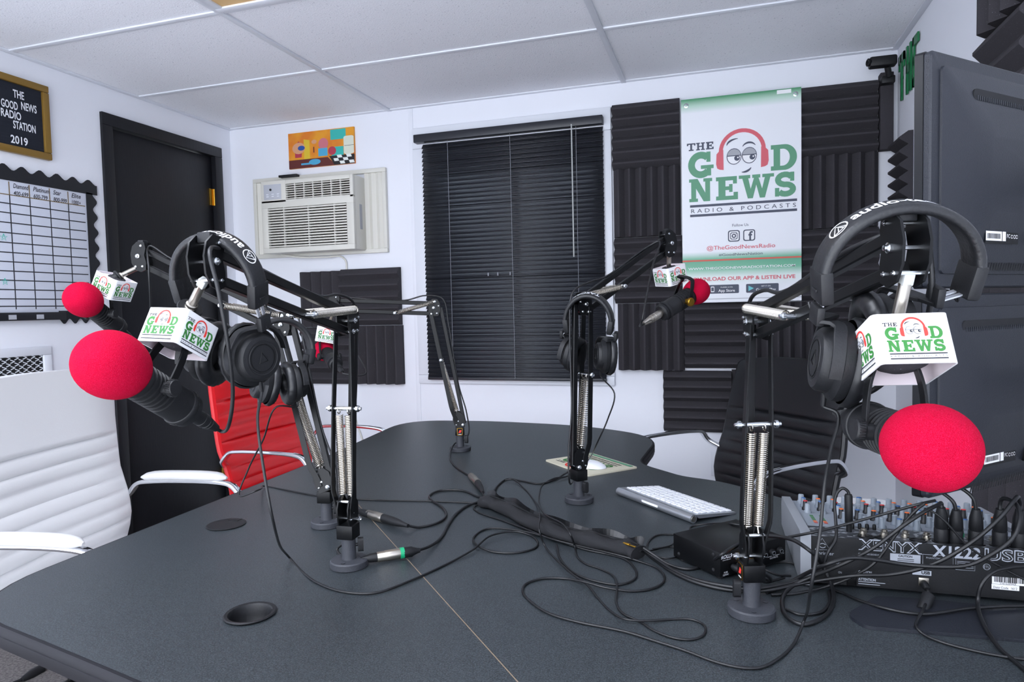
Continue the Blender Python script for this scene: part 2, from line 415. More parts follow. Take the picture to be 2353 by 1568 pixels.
# window behind the blind
r = bpy.data.objects.new('window_1', None); COL.objects.link(r); r['kind'] = 'structure'; r.location = ((WX0 + WX1) / 2, YB, WZ0); MW[r.name] = T(r.location)
m = MB(); OX0, OX1, OZ0, OZ1 = PY(966, 880, YB).x, PY(1414, 885, YB).x, PY(1160, 883, YB).z, PY(1180, 272, YB).z
m.frame4('y', YB - .018, YB, OX0, OX1, OZ0, OZ1, WX0 - OX0, 0, .004, wb=WZ0 - OZ0, wt=OZ1 - WZ1, wr=OX1 - WX1)
build('window_frame', m, M_grid, r)
m = MB(); m.aabb((WX0, YB + .05, WZ0), (WX1, YB + .056, WZ1))
glass = mat('window_glass', 'ccd4e0', .03); glass.node_tree.nodes['Principled BSDF'].inputs['Transmission Weight'].default_value = 1
build('pane', m, glass, r)
m = MB(); m.aabb((WX0 + .43, YB + .04, WZ0), (WX0 + .46, YB + .07, WZ1)); m.aabb((WX0, YB + .03, WZ0), (WX1, YB + .075, WZ0 + .03)); m.aabb((WX0, YB + .03, WZ1 - .03), (WX1, YB + .075, WZ1)); build('window_sash', m, M_grid, r)
# ceiling panels in the grid; the two lit troffers are added, unseen fill
def troffer(x0, x1, y0, y1, label):
    t = thing('ceiling_panel', label, 'ceiling light', ((x0 + x1) / 2, (y0 + y1) / 2, ZC), group='recessed panels in the ceiling grid')
    m = MB()
    m.frame4('z', ZC - .014, ZC - .0005, x0, x1, y0, y1, .03)
    build('light_frame', m, M_grid, t)
    return t, (x0 + .03, x1 - .03, y0 + .03, y1 - .03)
M_fill = mat('fill_diffuser', 'ffffff', .5, emit=('eef3ff', FILL_STRENGTH))
for i in range(2):
    yy = 2.585 - .61 * (4 + 2 * i)
    t, (a, b, c, d) = troffer(-1.636, -.44, yy + .012, yy + .598, ('added unseen fill light panel above the table front', 'added unseen fill light panel furthest from the window wall')[i])
    m = MB(); m.aabb((a, c, ZC - .008), (b, d, ZC - .004)); build('diffuser', m, M_fill, t)
t, (a, b, c, d) = troffer(-1.636, -.44, 2.585 - 1.22 + .012, 2.585 - .61 - .012, 'tan unlit recessed panel in a white ceiling frame')
m = MB(); m.aabb((a, c, ZC - .008), (b, d, ZC - .004)); build('diffuser', m, mat('tan_panel', 'd8b27c', .6), t)
# ------------------------------------------------------------------ blind
YF = YB - .03
bl = thing('window_blind', 'closed black slatted blind covering the whole window', 'window blind', (PY(1180, 880, YF).x, YF, WZ0))
tl, tr_ = PY(955, 318, YF), PY(1386, 272, YF)
xl, xr = PY(978, 600, YF).x, PY(1390, 600, YF).x
zt, zb = (PY(972, 322, YF).z + PY(1385, 290, YF).z) / 2, (PY(985, 868, YF).z + PY(1391, 874, YF).z) / 2
m = MB(); m.aabb((tl.x, YF - .03, zt - .005), (tr_.x, YF + .02, zt + .035), 0, .003); build('head_rail', m, M_blind, bl)
m = MB(); n = 54; pit = (zt - zb - .02) / n
for i in range(n):
    z = zt - .012 - pit * (i + .5)
    pr = [(YF + .010 - .021 * q / 4 + 0, z + pit * .62 - pit * 1.24 * q / 4, .0022 * math.sin(math.pi * q / 4)) for q in range(5)]
    top = [V((xl, y - c, zz)) for y, zz, c in pr]; bot = [V((xr, y - c, zz)) for y, zz, c in pr]
    for q in range(4): m.quad(top[q], top[q + 1], bot[q + 1], bot[q])
sl = build('slats', m, M_blind, bl)
md = sl.modifiers.new('thick', 'SOLIDIFY'); md.thickness = .0006
m = MB(); m.aabb((xl, YF - .014, zb - .008), (xr, YF + .012, zb + .006), 0, .003); build('bottom_rail', m, M_blind, bl)
for px in (1038, 1180, 1330):
    x = PY(px, 600, YF).x
    m = MB(); m.tube([(x, YF - .016, zt), (x, YF - .016, zb)], .0012, 5); build('ladder_cord', m, M_cord, bl)
x = PY(1318, 400, YF).x
m = MB(); m.tube([(x, YF - .03, zt + .005), (x, YF - .028, zt - .62)], .0035, 6); build('tilt_wand', m, M_nylon, bl)
x = PY(1125, 630, YF).x
m = MB(); z = PY(1125, 631, YF).z
for q in (0, .05, .115):
    m = MB(); m.cyl((x + q, YF - .02, z - .008), (x + q, YF - .02, z + .008), .004, 8); build('cord_knob', m, M_cord, bl)
# ------------------------------------------------------------------ acoustic foam
FT = .048
def foam_poly(w, n, half=False):
    """side outline: ridges along the second axis; (along, depth)"""
    p = [(0, 0)]
    for i in range(n):
        a = w * i / n; d = w / n
        p += [(a + .0005, FT * .36), (a + d * .5 - .004, FT), (a + d * .5 + .004, FT)] + ([(a + d - .0005, FT * .36)])
    return p + [(w, 0)]
FG = 'charcoal wedge foam panels on the walls'
def foam_back(c, dr, n, label):
    """c: pixel corners x0, x1, y0, y1 read on the wall; dr H or V ridges"""
    x0, x1, y0, y1 = c; xm, ym = (x0 + x1) / 2, (y0 + y1) / 2; yy = YB - FT
    a, b, t, u = PY(x0, ym, yy).x, PY(x1, ym, yy).x, PY(xm, y0, yy).z, PY(xm, y1, yy).z
    m = MB()
    if dr == 'H': m.prism(foam_poly(t - u, n), 0, b - a, axes((a, YB - .0005, u), (0, 0, 1), (0, -1, 0), (1, 0, 0)))
    else: m.prism(foam_poly(b - a, n), 0, t - u, axes((a, YB - .0005, u), (1, 0, 0), (0, -1, 0), (0, 0, 1)))
    solo('acoustic_foam_square', m, M_foam, label, 'foam panel', FG, ang=20)
W1 = 'charcoal foam panel with %s ridges, %s'
for c, d, n, wh in (
    ((683, 777, 624, 752), 'V', 4, 'upper one nearest the door under the air conditioner'),
    ((778, 914, 616, 748), 'H', 5, 'upper one nearest the window under the air conditioner'),
    ((690, 811, 753, 884), 'H', 5, 'lower one nearest the door under the air conditioner'),
    ((812, 920, 749, 884), 'V', 5, 'lower one nearest the window under the air conditioner'),
    ((1405, 1561, 229, 383), 'H', 6, 'topmost between blind and banner'),
    ((1408, 1563, 384, 542), 'V', 6, 'second from the top between blind and banner'),
    ((1411, 1567, 543, 696), 'H', 6, 'third from the top between blind and banner'),
    ((1418, 1572, 697, 852), 'V', 6, 'lowest between blind and banner'),
    ((1573, 1724, 696, 848), 'H', 6, 'just below the banner'),
    ((1524, 1681, 854, 996), 'H', 6, 'lowest of all, beside the black chair'),
    ((1682, 1838, 852, 1000), 'V', 6, 'mostly hidden behind the black chair'),
    ((1725, 1880, 694, 846), 'V', 6, 'behind the boom arm, below the banner edge'),
    ((1838, 2020, 188, 352), 'H', 6, 'topmost beside the banner near the corner'),
    ((1841, 2022, 353, 522), 'V', 6, 'second from the top beside the banner near the corner'),
    ((1844, 2022, 523, 690), 'H', 6, 'third from the top beside the banner near the corner'),
    ((1881, 2040, 691, 848), 'H', 6, 'behind the large headphones near the corner')):
    foam_back(c, d, n, W1 % ('level' if d == 'H' else 'upright', wh))
# narrow strip in the corner
yy = YB - FT
m = MB(); a, b = PY(2023, 250, yy).x, PY(2054, 250, yy).x; t, u = PY(2040, 165, yy).z, PY(2040, 343, yy).z
m.aabb((a, YB - FT, u), (b, YB - .0005, t), 0, .003); solo('acoustic_foam_square', m, M_foam, 'narrow smooth charcoal foam strip in the corner under the camera', 'foam panel')
def foam_right(y0, y1, z0, z1, n, dr, label):
    m = MB()
    if dr == 'H': m.prism(foam_poly(z1 - z0, n), 0, y1 - y0, axes((XR - .0005, y0, z0), (0, 0, 1), (-1, 0, 0), (0, 1, 0)))
    else: m.prism(foam_poly(y1 - y0, n), 0, z1 - z0, axes((XR - .0005, y0, z0), (0, 1, 0), (-1, 0, 0), (0, 0, 1)))
    solo('acoustic_foam_square', m, M_foam, label, 'foam panel', FG, ang=20)
zt_ = PX(2095, 302, XR).z
foam_right(2.97, 3.16, zt_ - .31, zt_, 6, 'H', W1 % ('level', 'pointed end showing on the side wall behind the monitors'))
foam_right(2.97, 3.16, zt_ - .92, zt_ - .62, 6, 'H', W1 % ('level', 'low on the side wall behind the black chair'))
yf = PX(2280, 100, XR).y; zf = PX(2285, 74, XR).z
foam_right(yf - .31, yf, zf - .01, zf + .30, 4, 'V', W1 % ('upright', 'high on the side wall above the monitors'))
foam_right(yf - .31, yf - .005, zf - .32, zf - .012, 4, 'H', W1 % ('level', 'above the upper monitor under another panel'))
foam_right(1.7, 2.28, zf - .95, zf - .64, 6, 'V', W1 % ('upright', 'seen through the gap between the two monitors'))
foam_right(1.75, 2.2, .5, .82, 4, 'V', W1 % ('upright', 'beside the mixer under the lower monitor'))
# ------------------------------------------------------------------ banner
yb = YB - FT - .004
p00, p10, p11, p01 = PY(1572, 690, yb), PY(1845, 693, yb), PY(1838, 203, yb), PY(1562, 228, yb)
bx0, bx1, bz0, bz1 = (p00.x + p01.x) / 2, (p10.x + p11.x) / 2, (p00.z + p10.z) / 2 - .004, (p01.z + p11.z) / 2
bw, bh = bx1 - bx0, bz1 - bz0
po = thing('poster_banner', 'tall white and green banner with large station logo on the back wall', 'poster', ((bx0 + bx1) / 2, yb, bz0))
m = MB(); m.aabb((bx0, yb - .0006, bz0), (bx1, yb + .001, bz1))
m.uv = [((p.x - bx0) / bw, (p.z - bz0) / bh) for p in m.v]
M_post = mat('banner_print', 'eceef3', .35, ramp=[(0, 'eceef3'), (.075, 'eceef3'), (.125, 'dfeae6'), (.165, '6fb795'), (.205, '58a583'), (.215, '6cb492'), (.25, 'eceef3'), (.93, 'eceef3'), (.965, 'b9d8c6'), (1, '2f8a57')])
build('banner_sheet', m, M_post, po)
fb = planar(V((bx0, yb - .0006, bz0)), V((1, 0, 0)), V((0, 0, 1)), V((0, -1, 0)))
A = Art(fb, .0006)
k = bw
logo(A, .048 * k, bh * .424, .917 * k, (M_pgreen, M_pdark, M_pred, M_grey_p, M_white_p))
vy = lambda v: bh * (1 - v)
A.text('Follow Us', .5 * k, vy(.634), .034 * k, M_pdark)
for cx, ic in ((.445, 0), (.573, 1)):
    c = (cx * k, vy(.679)); w_ = .1 * k
    A.poly([(c[0] + x, c[1] + y) for x, y in rrect(w_, w_, .02 * k)], M_pdark); A.up()
    A.poly([(c[0] + x, c[1] + y) for x, y in rrect(w_ * .82, w_ * .82, .014 * k)], M_white_p); A.up()
    if ic == 0:
        A.poly([(c[0] + x, c[1] + y) for x, y in rrect(w_ * .62, w_ * .62, .014 * k)], M_pdark); A.up()
        A.poly([(c[0] + x, c[1] + y) for x, y in rrect(w_ * .5, w_ * .5, .012 * k)], M_white_p); A.up()
        A.poly(arc(c[0], c[1], w_ * .19, w_ * .19, 0, 360, 16)[:-1], M_pdark); A.up(); A.poly(arc(c[0], c[1], w_ * .09, w_ * .09, 0, 360, 12)[:-1], M_white_p)
        A.poly(arc(c[0] + w_ * .18, c[1] + w_ * .18, w_ * .035, w_ * .035, 0, 360, 8)[:-1], M_pdark); A.lv -= .0003
    else: A.text('f', c[0] + .012 * k, c[1] - w_ * .4, w_ * 1.05, M_pdark, bold=.03)
    A.lv = 0
A.text('@TheGoodNewsRadio', .5 * k, vy(.742), .05 * k, M_pred, width=.575 * k, bold=.005)
A.text('#GoodNewsNation', .5 * k, vy(.774), .032 * k, M_pdark, width=.37 * k)
A.poly(rc(0, vy(.797), k, vy(.789)), mat('banner_red_line', 'd6604f', .5))
A.text('WWW.THEGOODNEWSRADIOSTATION.COM', .5 * k, vy(.838), .03 * k, M_white_p, width=.9 * k, bold=.012)
A.text('DOWNLOAD OUR APP & LISTEN LIVE', .5 * k, vy(.893), .045 * k, M_pred, width=.9 * k, bold=.02)
A.poly(rc(0, vy(.985), k, vy(.982)), M_grey_p)
A.build('banner_print', po)
A = Art(fb, .0006); A.poly(rc(.805 * k, vy(.022), .92 * k, vy(.004)), M_white_p); A.build('printer_tab', po)
for cx, a, b in ((.35, 'Available on the', 'App Store'), (.68, 'GET IT ON', 'Google Play')):
    A = Art(fb, .0006)
    c = (cx * k, vy(.936)); A.poly([(c[0] + x, c[1] + y) for x, y in rrect(.27 * k, .078 * k, .01 * k)], M_pdark); A.up()
    A.text(a, c[0] + .03 * k, c[1] + .012 * k, .016 * k, M_white_p); A.text(b, c[0] + .03 * k, c[1] - .025 * k, .034 * k, M_white_p, bold=.01)
    if cx > .5: A.poly([(c[0] - .115 * k, c[1] + .024 * k), (c[0] - .115 * k, c[1] - .024 * k), (c[0] - .07 * k, c[1])], mat('play_mark', '6cc3c9', .5)); 
    else: A.poly([(c[0] - .09 * k + x, c[1] + y) for x, y in rrect(.03 * k, .05 * k, .006 * k)], M_white_p); A.up(); A.poly([(c[0] - .09 * k + x, c[1] + y) for x, y in rrect(.022 * k, .034 * k, .003 * k)], M_pdark)
    A.build('store_badge', po)
for x in (.045, .955):
    m = MB(); m.lathe([(.0045, 0), (.0095, 0), (.0105, .002), (.006, .003), (.0045, .001)], frame((bx0 + x * bw, yb - .0006, bz0 + bh * .97), (0, -1, 0)), 14, 0, False); build('grommet', m, M_zinc, po)
# ------------------------------------------------------------------ painting (a plain kitchen scene)
q = [PY(668, 391, YB), PY(818, 375, YB), PY(816, 291, YB), PY(667, 310, YB)]
px0, px1 = q[0].x, q[1].x; pz0, pz1 = (q[0].z + q[1].z) / 2, (q[2].z + q[3].z) / 2; w_, h_ = px1 - px0, pz1 - pz0
pa = thing('painting', 'small colourful unframed kitchen painting above the air conditioner', 'painting', ((px0 + px1) / 2, YB, pz0))
m = MB(); m.aabb((px0, YB - .012, pz0), (px1, YB - .0005, pz1)); build('canvas', m, mat('paint_orange', 'e39a22', .5, spots=(9, .4, .6, 'd8791c')), pa)
A = Art(planar(V((px0, YB - .012, pz0)), V((1, 0, 0)) * w_, V((0, 0, 1)) * h_, V((0, -1, 0))), .0006)
C = {n: mat('paint_' + n, c, .5) for n, c in dict(brown='5e2420', teal='35b3a9', yellow='d9b92e', cream='d9dccb', blue='4aa3c9', navy='1f4f9c', pink='c9717c', black='1a1a1e', white='e8ece8', red='b2344a', tan='d39a76').items()}
A.poly([(0, 0), (.72, 0), (.6, .24), (0, .24)], C['brown']); A.poly([(.7, 0), (1, 0), (1, .26), (.62, .26)], C['black']); A.poly([(.24, .24), (.33, .24), (.33, .76), (.24, .8)], C['yellow'])
A.poly(rc(.65, .7, .88, .98), C['teal']); A.poly(rc(.66, .26, .84, .5), C['teal']); A.poly([(x + .92, y + .52) for x, y in rrect(.15, .5, .04)], C['cream']); A.up()
for i in range(4):
    for j in range(3):
        if (i + j) % 2: A.poly([(.72 + i * .07 - j * .02, .02 + j * .085), (.79 + i * .07 - j * .02, .02 + j * .085), (.775 + i * .07 - j * .02, .1 + j * .085), (.705 + i * .07 - j * .02, .1 + j * .085)], C['white'])
A.poly(arc(.4, .14, .09, .08, 0, 360, 18)[:-1], C['blue']); A.poly(rc(.19, .08, .33, .13), C['blue'])
A.poly([(.1, .3), (.2, .3), (.22, .62), (.16, .76), (.1, .62)], C['red']); A.poly(arc(.16, .56, .1, .16, 0, 360, 16)[:-1], C['tan']); A.up(); A.poly(arc(.2, .56, .055, .07, 0, 360, 12)[:-1], C['navy'])
A.poly(arc(.54, .62, .075, .16, 0, 360, 16)[:-1], C['pink']); A.poly(rc(.46, .28, .6, .5), C['blue']); A.poly(arc(.67, .4, .06, .12, 0, 360, 14)[:-1], C['red'])
A.poly(arc(.4, .7, .04, .06, 0, 360, 12)[:-1], C['tan']); A.poly(rc(.385, .4, .4, .56), C['brown']); A.poly(rc(.855, .5, .995, .51), C['black'])
A.build('brushwork', pa)
# ------------------------------------------------------------------ air conditioner
ax0, ax1, az0, az1 = PY(604, 500, 3.09).x, PY(814, 490, 3.09).x, None, None
yf_ = 3.085
az1 = (PY(602, 420, yf_).z + PY(812, 398, yf_).z) / 2; az0 = (PY(604, 582, yf_).z + PY(815, 573, yf_).z) / 2
ac = thing('air_conditioner', 'cream window air conditioner set in the back wall near the door', 'air conditioner', ((ax0 + ax1) / 2, YB, az0))
m = MB(); m.aabb((ax0, yf_ + .02, az0), (ax1, YB - .0005, az1), 0, .004); build('housing', m, M_ac, ac)
sx0, sx1 = PY(587, 500, YB - .01).x, PY(890, 480, YB - .01).x; sz1, sz0 = PY(888, 385, YB - .01).z, PY(700, 590, YB - .01).z
m = MB()
m.frame4('y', YB - .022, YB - .0005, sx0, sx1, sz0, sz1, .022)
build('mounting_frame', m, M_ac, ac)
for a, b in ((sx0 + .02, ax0), (ax1, sx1 - .024)):
    m = MB(); n = max(3, int((b - a) / .018)); pts = []
    for i in range(n + 1): pts += [(i * (b - a) / n, .004 if i % 2 else .014)]
    m.prism([(0, 0)] + pts + [(b - a, 0)], sz0 + .02, sz1 - .02, axes((a, YB - .001, 0), (1, 0, 0), (0, -1, 0), (0, 0, 1))); build('accordion_panel', m, M_ac, ac, 20)
# front panel with openings
fx = lambda u: ax0 + u * (ax1 - ax0); fz = lambda v: az1 - v * (az1 - az0)
U0, U1, V0, V1 = .275, .965, .055, .27       # outlet
g0, g1, gv0, gv1 = .065, .925, .375, .93      # intake
m = MB()
def slabf(u0, u1, v0, v1, y0=yf_, y1=yf_ + .022, mi=0, r=.0015): m.aabb((fx(u0), y0, fz(v1)), (fx(u1), y1, fz(v0)), mi, r)
for a in ((0, U0, 0, V1 + .03), (U1, 1, 0, V1 + .03), (U0, U1, 0, V0), (0, 1, V1, gv0), (0, g0, gv0, gv1), (g1, 1, gv0, gv1), (0, 1, gv1, 1)): slabf(*a)
build('front_panel', m, M_ac, ac)
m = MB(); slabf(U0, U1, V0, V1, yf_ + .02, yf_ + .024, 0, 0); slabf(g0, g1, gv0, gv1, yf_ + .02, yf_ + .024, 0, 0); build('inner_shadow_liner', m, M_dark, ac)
m = MB()
for i in range(7): v = V0 + (V1 - V0) * (i + .5) / 7; slabf(U0, U1, v - .006, v + .006, yf_ + .004, yf_ + .016, 0, 0)
for i in range(1, 7): u = U0 + (U1 - U0) * i / 7; slabf(u - .004, u + .004, V0, V1, yf_ + .002, yf_ + .012, 0, 0)
build('outlet_louvres', m, M_ac, ac)
m = MB()
for i in range(15): v = gv0 + (gv1 - gv0) * (i + .5) / 15; slabf(g0, g1, v - .0105, v + .0105, yf_ - .001, yf_ + .014, 0, .001)
for u in (.24, .51, .79): slabf(u - .004, u + .004, gv0, gv1, yf_ + .003, yf_ + .016, 0, 0)
build('intake_grille', m, M_ac, ac)
m = MB(); slabf(.03, .225, .045, .255, yf_ - .002, yf_ + .002); cp = build('control_panel', m, M_acg, ac)
m = MB(); m.cyl((fx(.11), yf_ - .002, fz(.12)), (fx(.11), yf_ - .006, fz(.12)), .006, 12); build('display_window', m, M_dark, cp)
for i in range(6):
    m = MB(); m.aabb((fx(.06 + .06 * (i % 3)), yf_ - .004, fz(.19 + .03 * (i // 3))), (fx(.085 + .06 * (i % 3)), yf_ - .001, fz(.178 + .03 * (i // 3)))); build('button', m, M_grid, cp)
m = MB(); m.aabb((ax1 - .0005, yf_ + .06, fz(.72)), (ax1 + .001, yf_ + .085, fz(.38))); build('rating_label', m, M_grey_p, ac)
m = MB(); z = PY(660, 608, YB).z
pts = [(fx(.1), YB - .06, az0 - .004), (fx(.3), YB - .05, az0 - .022), (fx(.6), YB - .03, az0 - .026), (PY(785, 590, YB).x, YB - .012, PY(785, 590, YB).z), (PY(796, 600, YB).x, YB - .007, PY(796, 600, YB).z), (PY(798, 625, YB).x, YB - .007, PY(798, 625, YB).z), (PY(800, 700, YB).x, YB - .006, PY(800, 700, YB).z), (PY(815, 900, YB).x, YB - .006, PY(815, 900, YB).z), (PY(818, 960, YB).x, YB - .006, PY(818, 960, YB).z), (PY(835, 1015, YB).x, YB - .008, PY(835, 1015, YB).z), (PY(840, 1060, YB).x, YB - .02, PY(840, 1060, YB).z)]
m.tube(spline(pts, 6), .0045, 7); build('power_cord', m, M_ac, ac)
m = MB(); q = PY(645, 408, YB - .03); q2 = PY(686, 404, YB - .03); m.aabb((q.x, YB - .05, q.z - .004), (q2.x, YB - .001, q.z + .008), 0, .001); build('weather_strip', m, M_matte, ac)
# ------------------------------------------------------------------ left wall: letter board, whiteboard, vent
def lw(px, py): return PX(px, py, XL)
ly1, lz1, lz0 = lw(103, 201).y, lw(101, 200).z, lw(105, 369).z
ly0 = ly1 - .46
lb = thing('letter_board', 'black felt letter board in a gold frame beside the door', 'letter board', (XL, (ly0 + ly1) / 2, lz0))
f_ = .028
m = MB(); m.aabb((XL, ly0 + f_ + .0003, lz0 + f_ + .0003), (XL + .012, ly1 - f_ - .0003, lz1 - f_ - .0003)); build('felt_panel', m, M_felt, lb)
m = MB()
m.frame4('x', XL, XL + .022, ly0, ly1, lz0, lz1, f_, 0, .004)
build('frame', m, M_goldf, lb)
A = Art(lambda a, b, l: V((XL + .012 + l, a, b)), .0015)
for tx, px, py, al, w_ in (('THE', 37, 222, 'CENTER', 25), ('GOOD', 16, 244, 'CENTER', 38), ('NEWS', 61, 252, 'CENTER', 35), ('RADIO', 20, 267, 'CENTER', 46), ('STATION', 51, 296, 'CENTER', 51), ('2019', 39, 327, 'CENTER', 39)):
    c = lw(px, py); wd_ = lw(px + w_ / 2, py).y - lw(px - w_ / 2, py).y
    A = Art(lambda a, b, l: V((XL + .012 + l, a, b)), .0015); A.text(tx, c.y, c.z - .009, .043, M_letter, width=wd_, bold=.02); A.build('word', lb)
wy1, wz1, wz0 = lw(200, 560).y, lw(193.6, 443).z, lw(207, 715).z
wy0 = wy1 - .9
wb = thing('whiteboard', 'whiteboard with hand drawn grid and scalloped black paper border', 'whiteboard', (XL + .001, (wy0 + wy1) / 2, wz0))
m = MB(); m.aabb((XL + .001, wy0, wz0 - .02), (XL + .012, wy1, wz1), 0, .001); build('board_panel', m, M_whiteb, wb)
m = MB(); bt = .052
def scal(n, L, d0):
    p = [(0, 0)]
    for i in range(n * 8 + 1): p.append((L * i / (n * 8), d0 + .011 * math.sin(2 * math.pi * i / 8 - 1.2)))
    return p + [(L, 0)]
m.prism(scal(13, wy1 - wy0 + bt, bt), 0, .0015, axes((XL + .0125, wy0, wz1 - .006), (0, 1, 0), (0, 0, 1), (1, 0, 0)))
build('scalloped_border', m, M_bord, wb, 20); m = MB()
m.prism(scal(8, wz1 - wz0 + .02, bt * .8), 0, .0015, axes((XL + .0125, wy1 - .004, wz0 - .02), (0, 0, 1), (0, 1, 0), (1, 0, 0)))
build('scalloped_border', m, M_bord, wb, 20); m = MB()
m.prism(scal(4, .2, .045), 0, .0015, axes((XL + .0128, wy1 - .16, wz0 + .002), (0, 1, 0), (0, 0, -1), (1, 0, 0)))
build('scalloped_border', m, M_bord, wb, 20)
m = MB(); m.aabb((XL + .001, wy0, wz0 - .035), (XL + .03, wy1 - .14, wz0 - .003), 0, .002); build('marker_tray', m, M_bord, wb)
A = Art(lambda a, b, l: V((XL + .012 + l, a, b)), .0006)
cols = [lw(x, 600).y for x in (-45, -15, 29, 77, 119, 161)]
colx = [lw(23, 560).y - .27, lw(23, 560).y - .13] + [lw(x, 560).y for x in (23, 69, 115, 157)]
zr = [lw(120, y).z for y in (464, 483, 503, 524, 546, 567, 588, 608, 628, 648, 668, 688, 704)]
hz = lw(120, 464).z
for i, z in enumerate(zr[1:]): A.poly(rc(wy0 + .02, z - .0022, wy1 - .012, z + .0022), M_line)
A.poly(rc(wy0 + .02, hz - .002, wy1 - .01, hz + .002), M_brown)
for y in colx: A.poly(rc(y - .0022, wz0 + .01, y + .0022, hz), M_line); A.poly(rc(y - .0022, hz, y + .0022, wz1 - .01), M_brown)
A.up(.0003)
for y, a, b in ((colx[2], 'Diamond', '400-699'), (colx[3], 'Platinum', '600-799'), (colx[4], 'Star', '800-999'), (colx[5], 'Elite', '1000+'), (colx[1], 'Gold', '200-399')):
    A.text(a, y + .016, wz1 - .032, .026, M_line, width=.0088 * len(a), align='LEFT', shear=.25, bold=.01); A.text(b, y + .016, wz1 - .06, .024, M_line, width=.0085 * len(b), align='LEFT', shear=.2, bold=.01)
M_mint = mat('marker_mint', '4fc3b0', .6)
for px, py in ((3, 546), (6, 648)):
    c = lw(px, py); st = [(c.y + .014 * math.cos(math.pi / 2 + 4 * math.pi * i / 5), c.z + .014 * math.sin(math.pi / 2 + 4 * math.pi * i / 5)) for i in range(6)]
    A.polys(stroke(st, .003), M_mint)
A.build('handwriting', wb)
for px in (16, 80):
    c = lw(px, 731); m = MB(); m.aabb((XL + .03, c.y - .015, wz0 - .03), (XL + .0312, c.y + .015, wz0 - .012)); build('tray_label', m, M_grey_p, wb)
vy1, vz1 = lw(116, 835).y, lw(100, 796).z
vt = thing('return_air_grille', 'white metal return air grille low on the wall behind the white chair', 'vent', (XL, vy1 - .3, vz1 - .36))
m = MB()
m.frame4('x', XL, XL + .012, vy1 - .6, vy1, vz1 - .36, vz1, .035, 0, .003)
build('vent_frame', m, M_grid, vt)
m = MB(); m.aabb((XL, vy1 - .57, vz1 - .33), (XL + .002, vy1 - .03, vz1 - .03)); build('vent_backing', m, M_dark, vt)
m = MB()
for j in range(24):
    for i in range(17):
        y, z = vy1 - .035 - .033 * (i + (j % 2) * .5), vz1 - .04 - .0125 * j
        for s in (-1, 1):
            m.bar([(XL + .005, y, z), (XL + .005, y - .0165, z + s * .0063 * 1)], V((1, 0, 0)), .002, .0032)
build('vent_mesh', m, M_grid, vt)
# ------------------------------------------------------------------ right wall letters, camera, outlet
def greenletter(c, y, z, w_, h_, lab):
    m = MB()
    for p in SL3[c]: m.prism([(a * w_, b * h_) for a, b in p], .004, .010, axes((XR, y, z), (0, -1, 0), (0, 0, 1), (-1, 0, 0)))
    for a, b in ((.5, .5),): m.cyl((XR - .0005, y - a * w_, z + b * h_), (XR - .005, y - a * w_, z + b * h_), .006, 8)
    solo('wall_letter', m, M_greenl, lab, 'wall letter', 'green letters on the side wall')
SL3 = {'T': [rc(.4, 0, .6, 1), rc(0, .82, 1, 1), rc(0, .68, .14, 1), rc(.86, .68, 1, 1)], 'H': [rc(.1, 0, .32, 1), rc(.68, 0, .9, 1), rc(.2, .42, .8, .6)], 'E': [rc(.1, 0, .32, 1), rc(.1, 0, .95, .18), rc(.1, .82, .95, 1), rc(.2, .42, .75, .58)],
       'G': stroke(arc(.5, .5, .42, .42, 40, 330, 18), .2) + [rc(.5, .34, 1, .48)]}
tz = PX(2072, 235, XR).z
for c, px, lab in (('T', 2070, 'green capital T on the side wall, nearest the corner'), ('H', 2086, 'green capital H on the side wall between T and E'), ('E', 2101, 'green capital E on the side wall partly behind the upper monitor')):
    q = PX(px, 200, XR); greenletter(c, q.y, tz, .085, .185, lab)
q = PX(2190, 150, XR); greenletter('G', q.y + .13, q.z - .22, .2, .24, 'green round letter top peeping over the upper monitor')
q = PY(2032, 150, YB - .09)
cm = thing('security_camera', 'small black camera in the upper corner above the foam', 'camera', (q.x, YB, q.z - .05))
m = MB(); a, b = PY(2006, 145, YB - .12), PY(2050, 140, YB - .12); m.box(axes((a + b) / 2, (b - a).normalized(), (0, 1, 0), (0, 0, 1)), (.1, .05, .04), 0, .008); build('camera_body', m, M_matte, cm)
m = MB(); m.lathe([(.0, 0), (.014, 0), (.016, .012), (.012, .014), (0, .008)], frame((a + b) / 2 + V((-.045, -.01, 0)), (-1, -.4, 0)), 14); build('lens', m, M_gloss, cm)
m = MB(); c = (a + b) / 2; m.cyl(c + V((.02, .01, -.018)), c + V((.03, .03, -.05)), .012, 10); m.aabb((c.x + .005, YB - .085, c.z - .075), (c.x + .055, YB - .0005, c.z - .045), 0, .004); build('camera_mount', m, M_matte, cm)
q = PY(1652, 1066, YB)
ot = thing('wall_outlet', 'small white outlet plate low on the back wall by the black chair', 'outlet', (q.x, YB, q.z - .057))
m = MB(); m.aabb((q.x - .035, YB - .006, q.z - .057), (q.x + .035, YB - .0005, q.z + .057), 0, .003); build('cover_plate', m, M_grid, ot)
for s in (-1, 1):
    m = MB(); m.prism(rrect(.03, .028, .01), 0, .0015, axes((q.x, YB - .006, q.z + s * .02), (1, 0, 0), (0, 0, 1), (0, -1, 0))); build('socket', m, M_ac, ot)
